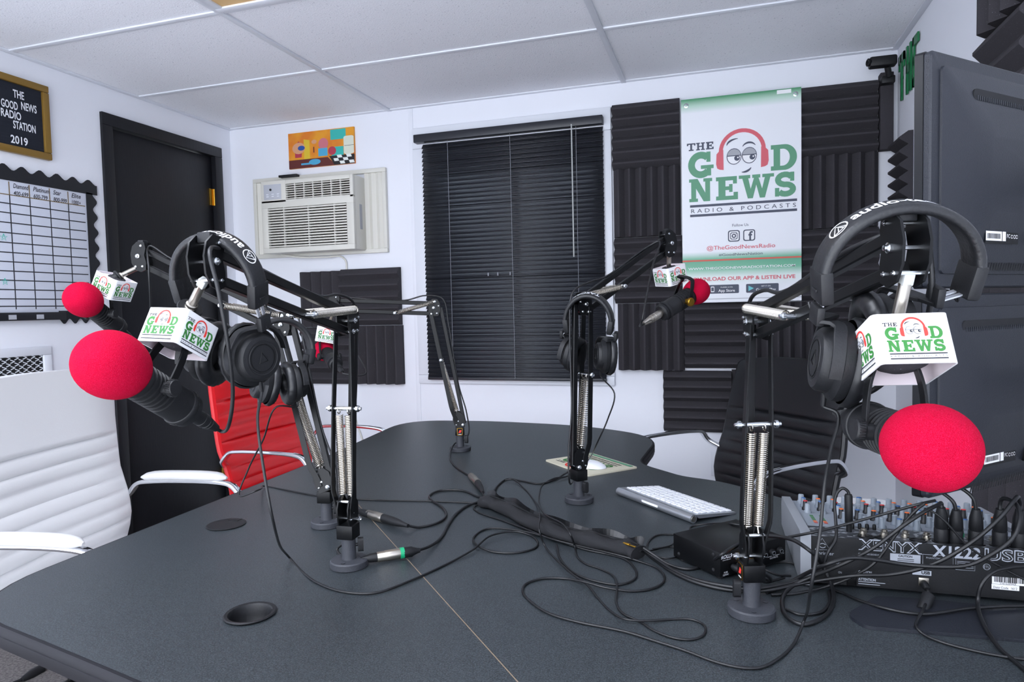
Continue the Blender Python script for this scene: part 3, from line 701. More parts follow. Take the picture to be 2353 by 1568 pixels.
# ------------------------------------------------------------------ table
def cpoly(pts, r, n=8):
    o = []; k = len(pts)
    for i in range(k):
        a, b, c = V(pts[i - 1]), V(pts[i]), V(pts[(i + 1) % k]); rr = r[i]
        if rr <= 0: o.append(tuple(b)); continue
        u, w = (a - b), (c - b); d = min(rr, u.length * .48, w.length * .48); u.normalize(); w.normalize()
        for q in range(n + 1):
            t = q / n; o.append(tuple((b + u * d) * (1 - t) ** 2 + b * 2 * t * (1 - t) + (b + w * d) * t * t))
    return o
TP = cpoly([(-1.19, .745), (-.83, .672), (-.24, .545), (.55, .4), (.69, .5), (.69, 1.40), (.154, 1.647), (0, 1.79), (-.105, 1.826), (-.235, 1.95), (-.21, 2.36), (-.5, 2.53), (-.9, 2.57), (-1.26, 2.53), (-1.20, 1.8)], [.16, .1, 0, .1, .03, .03, .02, .05, .03, .06, .22, .2, .1, .26, 0])
tb = thing('conference_table', 'dark grey speckled conference table with rounded corners in the middle', 'table', (-.5, 1.4, 0))
m = MB(); m.prism(TP, ZT - .03, ZT, Matrix())
# round hole for the open grommet
HO, HC = PZ(575, 1413, ZT), PZ(520, 1207, ZT)
top = build('tabletop', m, M_table, tb, 30)
cut = bmesh.new(); bmesh.ops.create_cone(cut, cap_ends=True, segments=40, radius1=.032, radius2=.032, depth=.2)
cm_ = bpy.data.meshes.new('cut'); cut.to_mesh(cm_); cut.free()
co = bpy.data.objects.new('cut', cm_); COL.objects.link(co); co.location = (HO.x, HO.y, ZT)
md = top.modifiers.new('hole', 'BOOLEAN'); md.object = co; md.solver = 'EXACT'
dg = bpy.context.evaluated_depsgraph_get()
nm = bpy.data.meshes.new_from_object(top.evaluated_get(dg)); top.modifiers.clear(); top.data = nm
bpy.data.objects.remove(co); bpy.data.meshes.remove(cm_)
m = MB()
pc = [V((x, y, 0)) for x, y in TP]; k_ = len(pc)
prof = [(0, -.0005), (.005, -.001), (.0075, -.005), (.0075, -.0135), (.0062, -.0145), (.0062, -.0158), (.0075, -.0168), (.0075, -.026), (.005, -.036), (0, -.037)]
rings = []
for i in range(k_):
    a, b = pc[i - 1], pc[(i + 1) % k_]; d = (b - a).normalized(); nrm = V((-d.y, d.x, 0))
    if i == 0:
        ar = sum(pc[q].x * pc[(q + 1) % k_].y - pc[(q + 1) % k_].x * pc[q].y for q in range(k_)); sg = -1 if ar > 0 else 1
    rings.append([pc[i] + nrm * sg * (o - .0002) + V((0, 0, ZT + z)) for o, z in prof])
m.ring(rings, closed=True); build('edge_band', m, M_edge, tb, 50)
s0, s1 = PZ(850, 1190, ZT), PZ(1190, 1568, ZT); dv = (s1 - s0).normalized()
m = MB(); m.bar([s0 - dv * .25 + V((0, 0, .00005)), s1 + dv * .22 + V((0, 0, .00005))], V((-dv.y, dv.x, 0)), .0016, .0004); build('seam', m, M_seam, tb, label='thin brown joint line in the tabletop')
m = MB(); m.lathe([(.0315, -.03), (.0315, .0004), (.0375, .0012), (.039, .003), (.037, .0042), (.0325, .0035), (.0302, .0005), (.0298, -.03)], T(HO), 40, 0, False); build('grommet_ring', m, M_matte, tb)
m = MB(); m.lathe([(0, .0002), (.039, .0002), (.041, .0018), (.039, .003), (.036, .0028), (0, .0032)], T(HC), 40); m.aabb(HC + V((-.012, .02, .0028)), HC + V((.012, .037, .0036)), 0, .0003); build('grommet_cap', m, M_matte, tb)
lg = PZ(318, 1551, .47)
for x, y in ((lg.x, lg.y), (-1.0, 2.25), (-.4, 2.2), (.5, .65), (.5, 1.3)):
    m = MB(); m.cyl((x, y, .05), (x, y, .465), .015, 20, 1); m.cyl((x, y, .45), (x, y, .70), .009, 16, 1); m.lathe([(.0155, .44), (.017, .443), (.017, .468), (.0155, .47), (.01, .47)], T(x, y, 0), 20, 2, False)
    m.aabb((x - .06, y - .06, .698), (x + .06, y + .06, ZT - .031), 2, .002); m.lathe([(.0, 0), (.05, 0), (.05, .012), (.03, .05), (0, .05)], T(x, y, 0), 20, 2)
    build('leg', m, [M_edge, M_chrome, M_black], tb)
# power bar caught in the open grommet
m = MB(); c = HO + V((0, 0, -.06)); m.cyl(c + V((.0, .0, -.12)), c + V((0, 0, -.02)), .012, 12); m.lathe([(.012, -.02), (.016, -.015), (.014, .0), (0, .004)], T(c), 14, 1); build('cable_hook', m, [M_rubber, M_nickel], tb)
# ------------------------------------------------------------------ office chairs
def chair(label, ml, origin, ang, ztop, hw, armtop, armdx=.26, grooves=(.62, 8), tilt=.16, pads=True, zbot=.42, armhw=None, taper=.10):
    """origin: floor point under the seat; faces +X turned by ang"""
    Mx = T(V((origin[0], origin[1], 0))) @ Matrix.Rotation(ang, 4, 'Z')
    t = thing('office_chair', label, 'chair', M=Mx, group=None)
    # back shell: parameter v from bottom to top
    m = MB(); nu, nv = 14, 96; H = ztop - zbot
    prof = lambda v: (-.22 - tilt * v ** 1.2 + .035 * math.sin(math.pi * min(1, v / .45)) * (1 - v), zbot + H * v)
    grid = {}
    for side in (0, 1):
        for j in range(nv + 1):
            v = j / nv; x, z = prof(v)
            wv = hw * (1 - taper * (v - .2) ** 2 * 2 - (0 if v < .93 else ((v - .93) / .07) ** 2.2 * .10)) * (.94 + .06 * min(1, v / .2))
            zz = z - (0 if v < .93 else 0)
            for i in range(nu + 1):
                u = -1 + 2 * i / nu; y = wv * u
                ed = (1 - abs(u) ** 6)
                bulge = 0
                if side == 0:
                    if v < grooves[0]:
                        ph = (v / grooves[0] * grooves[1]) % 1; bulge = .016 * (abs(math.sin(math.pi * ph)) ** .3) * ed
                    else: bulge = .018 * ed * min(1, (v - grooves[0]) / .02)
                    bulge += .012
                    bulge -= .02 * (1 - u * u)
                else: bulge = -.014 - .02 * (1 - u * u)
                cr = -.012 * u * u if v > .9 else 0
                grid[side, i, j] = (x + bulge, y, zz + cr * (v - .9) / .1)
    vs = []; idx = {}
    for k, p in grid.items(): idx[k] = len(vs); vs.append(Mx @ V(p))
    fs = []
    for side in (0, 1):
        for j in range(nv):
            for i in range(nu): fs.append([idx[side, i, j], idx[side, i + 1, j], idx[side, i + 1, j + 1], idx[side, i, j + 1]])
    for j in range(nv):
        for i in (0, nu): fs.append([idx[0, i, j], idx[0, i, j + 1], idx[1, i, j + 1], idx[1, i, j]])
    for i in range(nu):
        for j in (0, nv): fs.append([idx[0, i, j], idx[0, i + 1, j], idx[1, i + 1, j], idx[1, i, j]])
    m.add(vs, fs); build('backrest', m, ml, t, 55)
    for s in (-1, 1):
        m = MB(); pts = []
        for j in range(0, nv + 1, 6):
            v = j / nv; p = grid[0, 0 if s < 0 else nu, j]; pts.append(Mx @ V((p[0] - .014, p[1] + s * .001, p[2])))
        m.tube(pts, .012, 8); build('backrest_piping', m, ml, t)
    # seat
    m = MB(); vs = []; fs = []; n1, n2 = 40, 10
    for j in range(n1 + 1):
        for i in range(n2 + 1):
            a = j / n1; u = -1 + 2 * i / n2; x = -.21 + .46 * a; z = zbot + .02 - .012 * a - (0 if a < .85 else ((a - .85) / .15) ** 2 * .05) + .012 * abs(math.sin(math.pi * a * 7)) ** .3 * (1 - u ** 6)
            vs.append(Mx @ V((x, hw * .98 * u, z)))
    q = len(vs)
    vs += [p - V((0, 0, .05)) for p in vs]
    for j in range(n1):
        for i in range(n2):
            a = j * (n2 + 1) + i; fs += [[a, a + 1, a + n2 + 2, a + n2 + 1], [q + a, q + a + n2 + 1, q + a + n2 + 2, q + a + 1]]
    per = [i for i in range(n2 + 1)] + [j * (n2 + 1) + n2 for j in range(1, n1 + 1)] + [n1 * (n2 + 1) + i for i in range(n2 - 1, -1, -1)] + [j * (n2 + 1) for j in range(n1 - 1, 0, -1)]
    for i in range(len(per)): a, b = per[i], per[(i + 1) % len(per)]; fs.append([a, b, q + b, q + a])
    m.add(vs, fs); build('seat', m, ml, t, 55)
    aw = armhw or hw + .045
    for s in (-1, 1):
        m = MB(); za = armtop - (.035 if pads else .014)
        x1 = .0 + armdx * .5 + .02; x0 = x1 - armdx - .04
        path = [(-.235, s * hw * .97, za - .075), (x0 - .055, s * aw, za - .045), (x0 - .02, s * aw, za - .008), (x0 + .02, s * aw, za), (x1 - .02, s * aw, za), (x1 + .025, s * aw, za - .012), (x1 + .055, s * aw, za - .055), (x1 + .06, s * aw, za - .13), (x1 + .02, s * aw, zbot - .01), (.05, s * hw * .7, zbot - .035)]
        m.bar([Mx @ V(p) for p in spline(path, 6)], Mx.to_3x3() @ V((0, 1, 0)), .026, .013)
        ar = build('armrest', m, M_chrome, t, 60)
        if pads:
            m = MB(); rings = []
            for j in range(15):
                a = j / 14; e = max(.05, 1 - abs(2 * a - 1) ** 7); x = x0 - .005 + (x1 - x0 + .012) * a
                rings.append([Mx @ V((x, s * aw + .027 * e ** .5 * math.cos(th) , za + .022 + .016 * e ** .5 * math.sin(th) - (.008 * abs(2 * a - 1) ** 3))) for th in [2 * math.pi * q / 14 for q in range(14)]])
            m.ring(rings); build('arm_pad', m, ml, ar)
    m = MB(); m.cyl(Mx @ V((0, 0, .12)), Mx @ V((0, 0, zbot - .03)), .025, 16); m.box(Mx @ T(0, 0, zbot - .042), (.2, .16, .03), 1, .004); build('gas_lift', m, [M_chrome, M_black], t)
    m = MB()
    for i in range(5):
        a = 2 * math.pi * i / 5 + .3; m.bar([Mx @ V((.03 * math.cos(a), .03 * math.sin(a), .12)), Mx @ V((.29 * math.cos(a), .29 * math.sin(a), .085))], V((-math.sin(a), math.cos(a), 0)), .04, .025)
    build('star_base', m, M_chrome, t)
    for i in range(5):
        a = 2 * math.pi * i / 5 + .3; c = Mx @ V((.28 * math.cos(a), .28 * math.sin(a), .032)); d = (Mx.to_3x3() @ V((-math.sin(a), math.cos(a), 0)))
        m = MB(); m.cyl(c - d * .022, c - d * .004, .03, 16); m.cyl(c + d * .004, c + d * .022, .03, 16); m.cyl(c, c + V((0, 0, .05)), .008, 8); build('caster', m, M_matte, t)
    return t
chair('white leather office chair at the table end of the door wall', M_leather_w, (-1.69, 1.50), .17, 1.04, .295, .672, armhw=.315, tilt=.03, taper=.0)
chair('red leather office chair between the white chair and the back wall', M_leather_r, (-1.655, 2.43), -.05, .95, .25, .68, pads=False, armhw=.29, grooves=(.8, 8), tilt=.10)
chair('black leather office chair by the foam wall behind the keyboard', M_leather_k, (.02, 2.52), math.radians(224), .985, .275, .69, pads=False, armhw=.32, tilt=.10)
# ------------------------------------------------------------------ boom arms
def spring(m, a, b, r, turns, w=.0011):
    a, b = V(a), V(b); L = (b - a).length; F = frame(a, b - a); pts = []; n = 10
    for i in range(turns * n + 1):
        t = i / (turns * n); pts.append(F @ V((r * math.cos(2 * math.pi * i / n), r * math.sin(2 * math.pi * i / n), L * t)))
    m.tube(pts, w, 5)
def hook(m, c, ax, r): # small wire loop at a spring end
    F = frame(c, ax); m.tube([F @ V((r * math.cos(2 * math.pi * i / 12), r * math.sin(2 * math.pi * i / 12), 0)) for i in range(12)], .001, 5, 0, True)
def bolt(m, c, d, r=.0042, h=.004): m.lathe([(r, 0), (r, h * .7), (r * .55, h), (r * .5, h * 1.5), (0, h * 1.6)], frame(c, d), 10)
def boom(label, base, E, H, stud_to, turns=(44, 34), badge=False, zp=.095, front=1, sp2=True, knob=(-1, 0)):
    B = V(base); t = thing('boom_arm', label, 'microphone arm', B, group='black desk boom arms around the table')
    hd = V((H.x - E.x, H.y - E.y, 0)).normalized(); n = V((hd.y, -hd.x, 0)); z = V((0, 0, 1))
    Pv = B + z * zp
    u = (E - Pv).normalized(); f = (hd - u * hd.dot(u)).normalized() * front; L = (E - Pv).length
    m = MB(); m.lathe([(0, 0), (.0325, 0), (.034, .0015), (.034, .0115), (.032, .0135), (.013, .0145), (.0125, .018), (.0125, .055), (0, .055)], T(B), 36)
    for a in (.6, 2.7, 4.8): m.lathe([(.0, .0136), (.004, .0139), (.0045, .0148), (0, .0144)], T(B + V((.024 * math.cos(a), .024 * math.sin(a), 0))), 10)
    build('table_base', m, M_cast, t)
    kd = V((knob[0], knob[1], 0)).normalized()
    m = MB(); m.cyl(B + z * .038, B + z * .038 + kd * .018, .003, 8); m.prism(rrect(.011, .026, .005), 0, .01, axes(B + z * .038 + kd * .016, V((-kd.y, kd.x, 0)), z, kd)); build('clamp_knob', m, M_matte, t)
    m = MB(); m.box(axes(B + z * .065, hd, n.cross(hd) if False else V((-hd.y, hd.x, 0)), z), (.03, .032, .026), 0, .002); sb = build('swivel_block', m, M_black, t)
    if badge:
        hp2 = V((-hd.y, hd.x, 0)); badge = max((hd, -hd, hp2, -hp2), key=lambda d: d.dot(badge)); sz_ = .0152 if abs(badge.dot(hd)) > .5 else .0162
        m = MB(); c = B + z * .065 + badge * sz_; sx = V((-badge.y, badge.x, 0)); F = axes(c, sx, z, badge)
        m.prism(rrect(.017, .024, .003), 0, .0006, F, 0); m.prism(rrect(.0145, .0215, .002), .0006, .0009, F, 1); m.prism([(-.005, -.004), (.0, .006), (.006, .004), (.003, -.003)], .0009, .0011, F, 2); m.prism(rc(-.005, -.009, .005, -.0075), .0009, .0011, F, 3)
        build('badge', m, [M_gold, M_black, M_red_p, M_letter], sb)
    # joint plates at the foot
    pl = [(-.013, -.018), (.013, -.018), (.018, -.004), (.02, .012), (.016, .026), (.006, .033), (-.006, .033), (-.017, .02), (-.018, -.002)]
    for s in (-1, 1):
        m = MB(); m.prism(pl, -.0013, .0013, axes(Pv + n * s * .0105, f, u, n)); build('joint_plate', m, M_black, t)
    m = MB()
    for a, b in ((-.009, -.010), (.004, .004), (.008, .022), (.012, -.006)):
        c = Pv + f * a + u * b
        for s in (-1, 1): bolt(m, c + n * s * (.0118 if a > -.005 else .0118), n * s, .003 if a == .004 else .0023, .002)
    m.cyl(Pv - f * .009 - u * .01 - n * .016, Pv - f * .009 - u * .01 + n * .016, .0035, 10); bolt(m, Pv - f * .009 - u * .01 + n * .016, n, .005, .005); bolt(m, Pv - f * .009 - u * .01 - n * .016, -n, .005, .005)
    m.cyl(Pv + u * .024 + f * .008 - n * .016, Pv + u * .024 + f * .008 + n * .016, .003, 10)
    build('joint_bolts', m, M_zinc, t)
    # lower link: two flat strips outside, one tube behind
    for s in (-1, 1):
        m = MB(); a = Pv + n * s * .0135 + f * .010
        m.bar([a - u * .004, a + u * .012, a + n * s * .007 + f * .005 + u * .045, a + n * s * .0075 + f * .006 + u * .06, a + n * s * .006 + f * .006 + u * L * .55, E + n * s * .0155 + f * .016 - u * .012, E + n * s * .0155 + f * .016 + u * .0], f, .0125, .0026); build('lower_bar', m, M_black, t)
    m = MB(); m.bar([Pv - f * .014 - u * .008, E - f * .019 + u * .002], f, .0125, .012); build('lower_bar', m, M_black, t)
    pc = Pv + u * L * .56 + f * .015
    m = MB(); m.cyl(pc - n * .025, pc + n * .025, .0036, 12); bolt(m, pc + n * .025, n, .0058, .006); bolt(m, pc - n * .025, -n, .0058, .006); build('spring_pin', m, M_zinc, t)
    for s in (-1, 1):
        m = MB(); c0 = pc + n * s * .0095 - u * .012; c1 = Pv + n * s * .0085 + u * .036 + f * .002
        spring(m, c1, c0, .0066, turns[0]); hook(m, pc + n * s * .0095 - u * .004, n + u * .01, .0052); m.tube([c1, c1 - u * .004, Pv + n * s * .0085 + u * .024 + f * .006], .0012, 5); build('spring', m, M_steel, t)
    # elbow
    w = (H - E).normalized(); up = (z - w * z.dot(w)).normalized()
    el = [(-.010, -.020), (.012, -.022), (.02, -.008), (.021, .012), (.018, .028), (.006, .036), (-.008, .034), (-.016, .02), (-.017, -.004)]
    for s in (-1, 1):
        m = MB(); m.prism(el, -.0014, .0014, axes(E + n * s * .0118, hd, z, n)); build('elbow_plate', m, M_black, t)
    m = MB()
    for a, b, r in ((.004, .006, .005), (.012, -.013, .005), (-.006, -.012, .0028), (.0, .026, .0045), (-.012, .012, .0025)):
        c = E + hd * a + z * b
        for s in (-1, 1): bolt(m, c + n * s * .0132, n * s, r, r * .9)
        m.cyl(c - n * .012, c + n * .012, .0028, 8)
    build('elbow_bolts', m, M_zinc, t)
    for s in (-1, 1):
        m = MB(); m.bar([E + up * s * .0165 + hd * .006 + z * .004, H + up * s * .0165 - w * .004], n, .0125, .0135); build('upper_bar', m, M_black, t)
    sp = E + w * (H - E).length * .40 - up * .0165
    m = MB(); m.cyl(sp - n * .02, sp + n * .02, .0034, 10); bolt(m, sp + n * .02, n, .0052, .005); bolt(m, sp - n * .02, -n, .0052, .005); build('spring_pin', m, M_zinc, t)
    st = E + z * .026
    for s in (-1, 1):
        m = MB(); a = st + n * s * .0165; b = sp + n * s * .0155; d = (b - a).normalized()
        spring(m, a + d * .004, b - d * .009, .0064, turns[1]); hook(m, b - d * .004, n, .0048); build('spring', m, M_steel, t)
    # head
    hp = [(-.012, .034), (.006, .036), (.018, .026), (.023, .008), (.021, -.014), (.012, -.03), (-.002, -.035), (-.014, -.03), (-.015, -.012), (-.011, .004), (-.015, .02)]
    for s in (-1, 1):
        m = MB(); m.prism([(a, b) for a, b in hp], -.0014, .0014, axes(H + n * s * .0125, hd, z, n)); build('head_plate', m, M_black, t)
    m = MB()
    for a, b, r in ((.004, .002, .0052), (-.004, .026, .0026), (-.006, -.022, .0026), (.011, -.022, .0026)):
        c = H + hd * a + z * b
        for s in (-1, 1): bolt(m, c + n * s * .0139, n * s, r, r * .9)
        m.cyl(c - n * .0125, c + n * .0125, .0022, 8)
    build('head_bolts', m, M_zinc, t)
    m = MB(); m.box(axes(H + z * .033, hd, n.cross(hd), n), (.014, .014, .02), 0, .002); build('head_cap', m, M_matte, t)
    S0 = H + hd * .008 - z * .02; sd = (stud_to - S0).normalized()
    m = MB(); m.box(frame(S0 + sd * .007, sd, n), (.0105, .0105, .013), 0, .0015); build('spacer', m, M_nylon, t)
    m = MB(); m.lathe([(.0058, .012), (.0058, .046), (.0075, .047), (.0075, .050), (.0068, .051), (.0075, .052), (.0075, .055), (0, .055)], frame(S0, sd, n), 18); build('stud', m, M_nickel, t)
    m = MB(); m.lathe([(0, .054), (.0155, .054), (.0165, .056), (.0155, .058), (.011, .060), (.011, .072), (.008, .078), (0, .079)], frame(S0, sd, n), 22); build('stud_washer', m, M_matte, t)
    return dict(B=B, P=Pv, E=E, H=H, n=n, hd=hd, w=w, up=up, u=u, f=f, S=S0 + sd * .07)
FL = {  # flag centre, right-face axis, down axis, other-face axis (measured from the photograph's perspective)
 'E': ((.162, .717, 1.151), (.9922, .1242, .0103), (.0603, -.4066, -.9116), (-.1091, .9051, -.4109)),
 'A': ((-.683, .713, 1.175), (-.0004, .8907, -.4546), (-.0448, -.4542, -.8898), (-.999, .02, .0401)),
 'B': ((-1.339, 1.21, 1.271), (-.0422, .9964, -.0734), (-.4095, -.0843, -.9084), (-.9113, -.0082, .4116)),
 'D': ((-.128, 1.829, 1.278), (.7081, .6638, .2405), (.1388, .2032, -.9693), (-.6923, .7197, .0518))}
_r = Matrix.Rotation(math.radians(3.5), 3, 'Z')
FL['E'] = (FL['E'][0],) + tuple(tuple(_r @ V(q)) for q in FL['E'][1:])
cC = P(752, 768, 2.12)
x_ = CV(.97, .16, .2); y_ = CV(-.12, .98, .08); y_ = (y_ - x_ * y_.dot(x_)).normalized(); z_ = CV(-.2, -.1, .97); z_ = (z_ - x_ * z_.dot(x_) - y_ * z_.dot(y_)).normalized()
FL['C'] = (tuple(cC), tuple(x_), tuple(y_), tuple(z_))
base = {k: PZ(*p, ZT) for k, p in dict(A=(803, 1301), B=(752, 1208), C=(1058, 1036), D=(1331, 1153), E=(1727, 1411)).items()}
elb = dict(A=P(800, 745, 1.21), B=P(655, 752, 1.55), C=P(1000, 712, 2.19), D=P(1337, 705, 1.63), E=P(1737, 748, 1.0))
hdp = dict(A=P(478, 606, .86), B=P(330, 592, 1.58), C=P(772, 702, 2.17), D=P(1532, 562, 1.74), E=P(2075, 575, .63))
BL = dict(A='black boom arm with twin springs nearest the white chair', B='black boom arm standing behind the frontmost arm, before the red chair',
          C='black boom arm farthest from the table front, before the blind', D='black boom arm standing by the mouse pad', E='black boom arm standing by the audio mixer, upper springs pointing to the monitors')
J = {}
for k in 'ABCDE':
    fc = V(FL[k][0])
    bd = {'E': CV(-.75, 0, -.66), 'C': CV(0, 0, -1)}.get(k)
    if bd: bd.z = 0; bd.normalize()
    J[k] = boom(BL[k], base[k], elb[k], hdp[k], fc - V(FL[k][2]) * .022, turns=(46, 36) if k in 'AEB' else (36, 26), badge=bd, knob={'A': (1, .6), 'B': (1, .3), 'C': (1, .1), 'D': (.8, -.5), 'E': (-1, -.2)}[k])
# ------------------------------------------------------------------ mic flags
LB = dict(A='white logo cube over the microphone beside the white chair', B='white logo cube hanging in front of the whiteboard', C='white logo cube half hidden behind the frontmost boom arm post',
          D='white logo cube hanging in front of the wall banner', E='white logo cube hanging in front of the lower monitor')
for k in 'ABCDE':
    c, a, b, e = [V(q) for q in FL[k]]; b = (b - a * b.dot(a)).normalized(); e2 = a.cross(b); e = e2 if e2.dot(e) > 0 else -e2
    W2, H2 = (.0635, .0475) if k != 'E' else (.0665, .0485)
    Mx = axes(c, a, -b, -e) if a.cross(-b).dot(-e) > 0 else axes(c, a, -b, e)
    t = thing('mic_flag', LB[k], 'mic flag', M=Mx, group=None)
    m = MB(); o_, i_ = rrect(W2, W2, .005, 4), rrect(W2 - .0032, W2 - .0032, .0035, 4)
    rg = [[V((x, z, 0)) + 0 * V((0, 0, 0)) for x, z in o_]]
    R_ = lambda poly, y: [Mx @ V((x, y, zz)) for x, zz in poly]
    m.ring([R_(o_, -H2 / 2), R_(o_, H2 / 2)], 0, False); m.ring([R_(i_, H2 / 2), R_(i_, -H2 / 2)], 1, False)
    n_ = len(o_); Lo = R_(o_, H2 / 2); Li = R_(i_, H2 / 2); Bo = R_(o_, -H2 / 2); Bi = R_(i_, -H2 / 2)
    for i in range(n_):
        j = (i + 1) % n_; m.quad(Lo[i], Lo[j], Li[j], Li[i], 0); m.quad(Bo[i], Bo[j], Bi[j], Bi[i], 0)
    # top plate with a round opening
    yt = H2 / 2 - .004; sq = rrect(W2 - .004, W2 - .004, .003, 4); n4 = len(sq); circ = []
    for x, zz in sq: a_ = math.atan2(zz, x); circ.append((.017 * math.cos(a_), .017 * math.sin(a_)))
    for dy in (0, -.002):
        A1, A2 = R_(sq, yt + dy), R_(circ, yt + dy)
        for i in range(n4): j = (i + 1) % n4; m.quad(A1[i], A1[j], A2[j], A2[i], 0)
    build('flag_shell', m, [M_flagw, M_pinkin], t)
    m = MB(); m.lathe([(.006, -.006), (.0165, -.006), (.0185, -.001), (.0185, .004), (.0165, .006), (.006, .006)], frame(Mx @ V((0, yt - .003, 0)), Mx.to_3x3() @ V((0, 1, 0))), 20, 0, False); Mg = frame(Mx @ V((0, 0, 0)), Mx.to_3x3() @ V((0, 1, 0)))
    m.lathe([(0, -.020), (.014, -.019), (.022, -.015), (.025, -.008), (.025, .012), (0, .013)], Mg, 24); build('foam_gasket', m, M_foam, t)
    h = W2 / 2 + .0001
    for ax_, nn in ((V((1, 0, 0)), V((0, 0, 1))), (V((0, 0, -1)), V((1, 0, 0))), (V((-1, 0, 0)), V((0, 0, -1))), (V((0, 0, 1)), V((-1, 0, 0)))):
        R3 = Mx.to_3x3(); fn = planar(Mx @ (nn * h), R3 @ ax_, R3 @ V((0, 1, 0)), R3 @ nn)
        A = Art(fn, .00015); A.up = (lambda d=.0001, A=A: (setattr(A, 'lv', A.lv + .0001), A)[1]); logo(A, -.0255, -.0205, .050, FLAGM); A.build('logo_print', t)
# ------------------------------------------------------------------ microphones
def mic(label, C, a, s, fc, fdown, R=.039, k=1.0, rear=True, bandtext=True, gold=False):
    a = a.normalized(); s = (s - a * s.dot(a)).normalized(); z = a.cross(s)
    Mx = axes(C, a, s, z)
    t = thing('microphone', label, 'microphone', M=Mx, group=None)
    F = frame(C, a, s); rb = .0225 * k
    pr = [(0, -.074), (rb * .80, -.074), (rb * .97, -.071), (rb * .97, -.064), (rb * .9, -.0635), (rb * .9, -.0625), (rb * 1.06, -.062), (rb * 1.08, -.060), (rb * 1.08, -.055), (rb * 1.05, -.0535), (rb, -.053), (rb, -.022)]
    for i in range(6): b = -.020 + i * .0075; pr += [(rb, b), (rb * .9, b + .0006), (rb * .9, b + .0046), (rb, b + .0052)]
    pr += [(rb, .03), (rb * .9, .036), (0, .036)]
    m = MB(); m.lathe(pr, F, 40)
    for q in range(18):
        th = 2 * math.pi * q / 18
        for b in (-.0175, -.010, -.0025, .005): pass
    build('mic_body', m, M_matte, t, 30)
    if bandtext:
        A = Art(lambda x, y, l: F @ V(((rb * 1.08 + l) * math.cos(x / rb), (rb * 1.08 + l) * math.sin(x / rb), -.0575 + y)), .0002)
        A.text('Dynamic Broadcast Microphone', 1.75 * rb, -.0015, .0042, M_nickel); A.text('MXL BCD-1', 4.4 * rb, -.0015, .0042, M_nickel); A.build('band_lettering', t)
    # foam windscreen
    m = MB(); pr = []; n = 26; Rl = R * 1.12
    for i in range(n + 1):
        th = math.pi * i / n; c, si = math.cos(th), math.sin(th)
        r = R * abs(si) ** .9 * (1 - .06 * c); x = -Rl * c
        if i > n - 4: x -= .0022 * ((i - (n - 4)) / 4) ** 2
        pr.append((max(r, .0), x + .022 + Rl * .92))
    pr = [p for p in pr if p[1] > .05 or p[0] > rb]; pr = [(rb * .9, pr[0][1] + .002)] + pr
    m.lathe(pr, F, 48, 0, False); build('windscreen', m, M_screen, t, 80)
    # yoke
    top = fc + fdown * -.002
    for q in (-1, 1):
        p0 = C + s * q * (rb + .0046); rt = (top - C); rt = rt - s * rt.dot(s)
        p1 = p0 + rt * .38 - s * q * .001; p2 = p0 + rt * .62 - s * q * .004; p25 = C + rt * .84 + s * q * rb * .72; p3 = top
        m = MB(); m.bar(spline([p0 - rt * .06, p0 + rt * .1, p1, p2, p25, p3], 5), a, .0105, .0028); build('yoke_arm', m, M_black, t)
        m = MB(); m.cyl(p0 - s * q * .008, p0 + s * q * .004, .008, 16); m.lathe([(.0, .0015), (.0098, .0015), (.0106, .003)] + [(.0106, .0085), (.0098, .010), (0, .0102)], frame(p0, s * q), 24)
        for i in range(26):
            th = 2 * math.pi * i / 26; FF = frame(p0, s * q)
            m.bar([FF @ V((.0106 * math.cos(th), .0106 * math.sin(th), .0032)), FF @ V((.0106 * math.cos(th), .0106 * math.sin(th), .0084))], FF.to_3x3() @ V((-math.sin(th), math.cos(th), 0)), .0013, .0012)
        build('yoke_knob', m, M_gold if gold and q > 0 else M_matte, t)
    m = MB(); m.lathe([(0, -.012), (.0125, -.012), (.0135, -.009), (.0135, .012), (.0115, .016), (.006, .018), (0, .018)], frame(top, -fdown), 20); m.cyl(top + s * .018, top - s * .018, .007, 14); build('swivel_mount', m, M_matte, t)
    m = MB(); m.lathe([(0, -.072), (.0098, -.074), (.0102, -.0745), (.0102, -.096), (.0095, -.0965), (.0095, -.0985), (.0102, -.099), (.0102, -.106), (.0088, -.1065), (.0088, -.109), (.0094, -.1095), (.0094, -.112), (.0082, -.1125), (.0082, -.115), (.0086, -.1155), (.008, -.118), (.007, -.124), (.0052, -.134), (0, -.135)], F, 20)
    cn = build('cable_connector', m, M_nickel if gold else M_matte, t)
    return F @ V((0, 0, -.134)), -a
def camv(*p): return CV(*p)
LM = dict(A='microphone with red foam windscreen in front of the white chair', B='microphone with red foam windscreen in front of the whiteboard', C='microphone with red foam windscreen before the foam squares under the air conditioner',
          D='microphone with red foam windscreen in front of the wall banner', E='microphone with very large red foam windscreen in front of the monitors')
MS = dict(E=(P(2057, 1000, .62), camv(-.1, .03, -.99), camv(-.98, -.12, .1), .0365, 1.0), A=(P(346, 893, .836), camv(-.24, -.48, -.84), camv(.967, -.024, -.254), .0395, 1.05),
          B=(P(231, 722, 1.548), camv(-.07, -.47, -.88), camv(-.998, .03, .06), .038, 1.0), C=(P(757, 820, 2.08), camv(-.5, -.32, .8), camv(-.85, 0, -.53), .033, .95), D=(P(1565, 692, 1.72), camv(.796, -.445, .411), camv(.512, .133, -.848), .033, 1.0))
CN = {}
for k in 'ABCDE':
    C_, a_, s_, R_m, kk = MS[k]; CN[k] = mic(LM[k], C_, a_, s_, V(FL[k][0]), V(FL[k][2]), R_m, kk, gold=(k == 'D'), bandtext=k in 'AE')
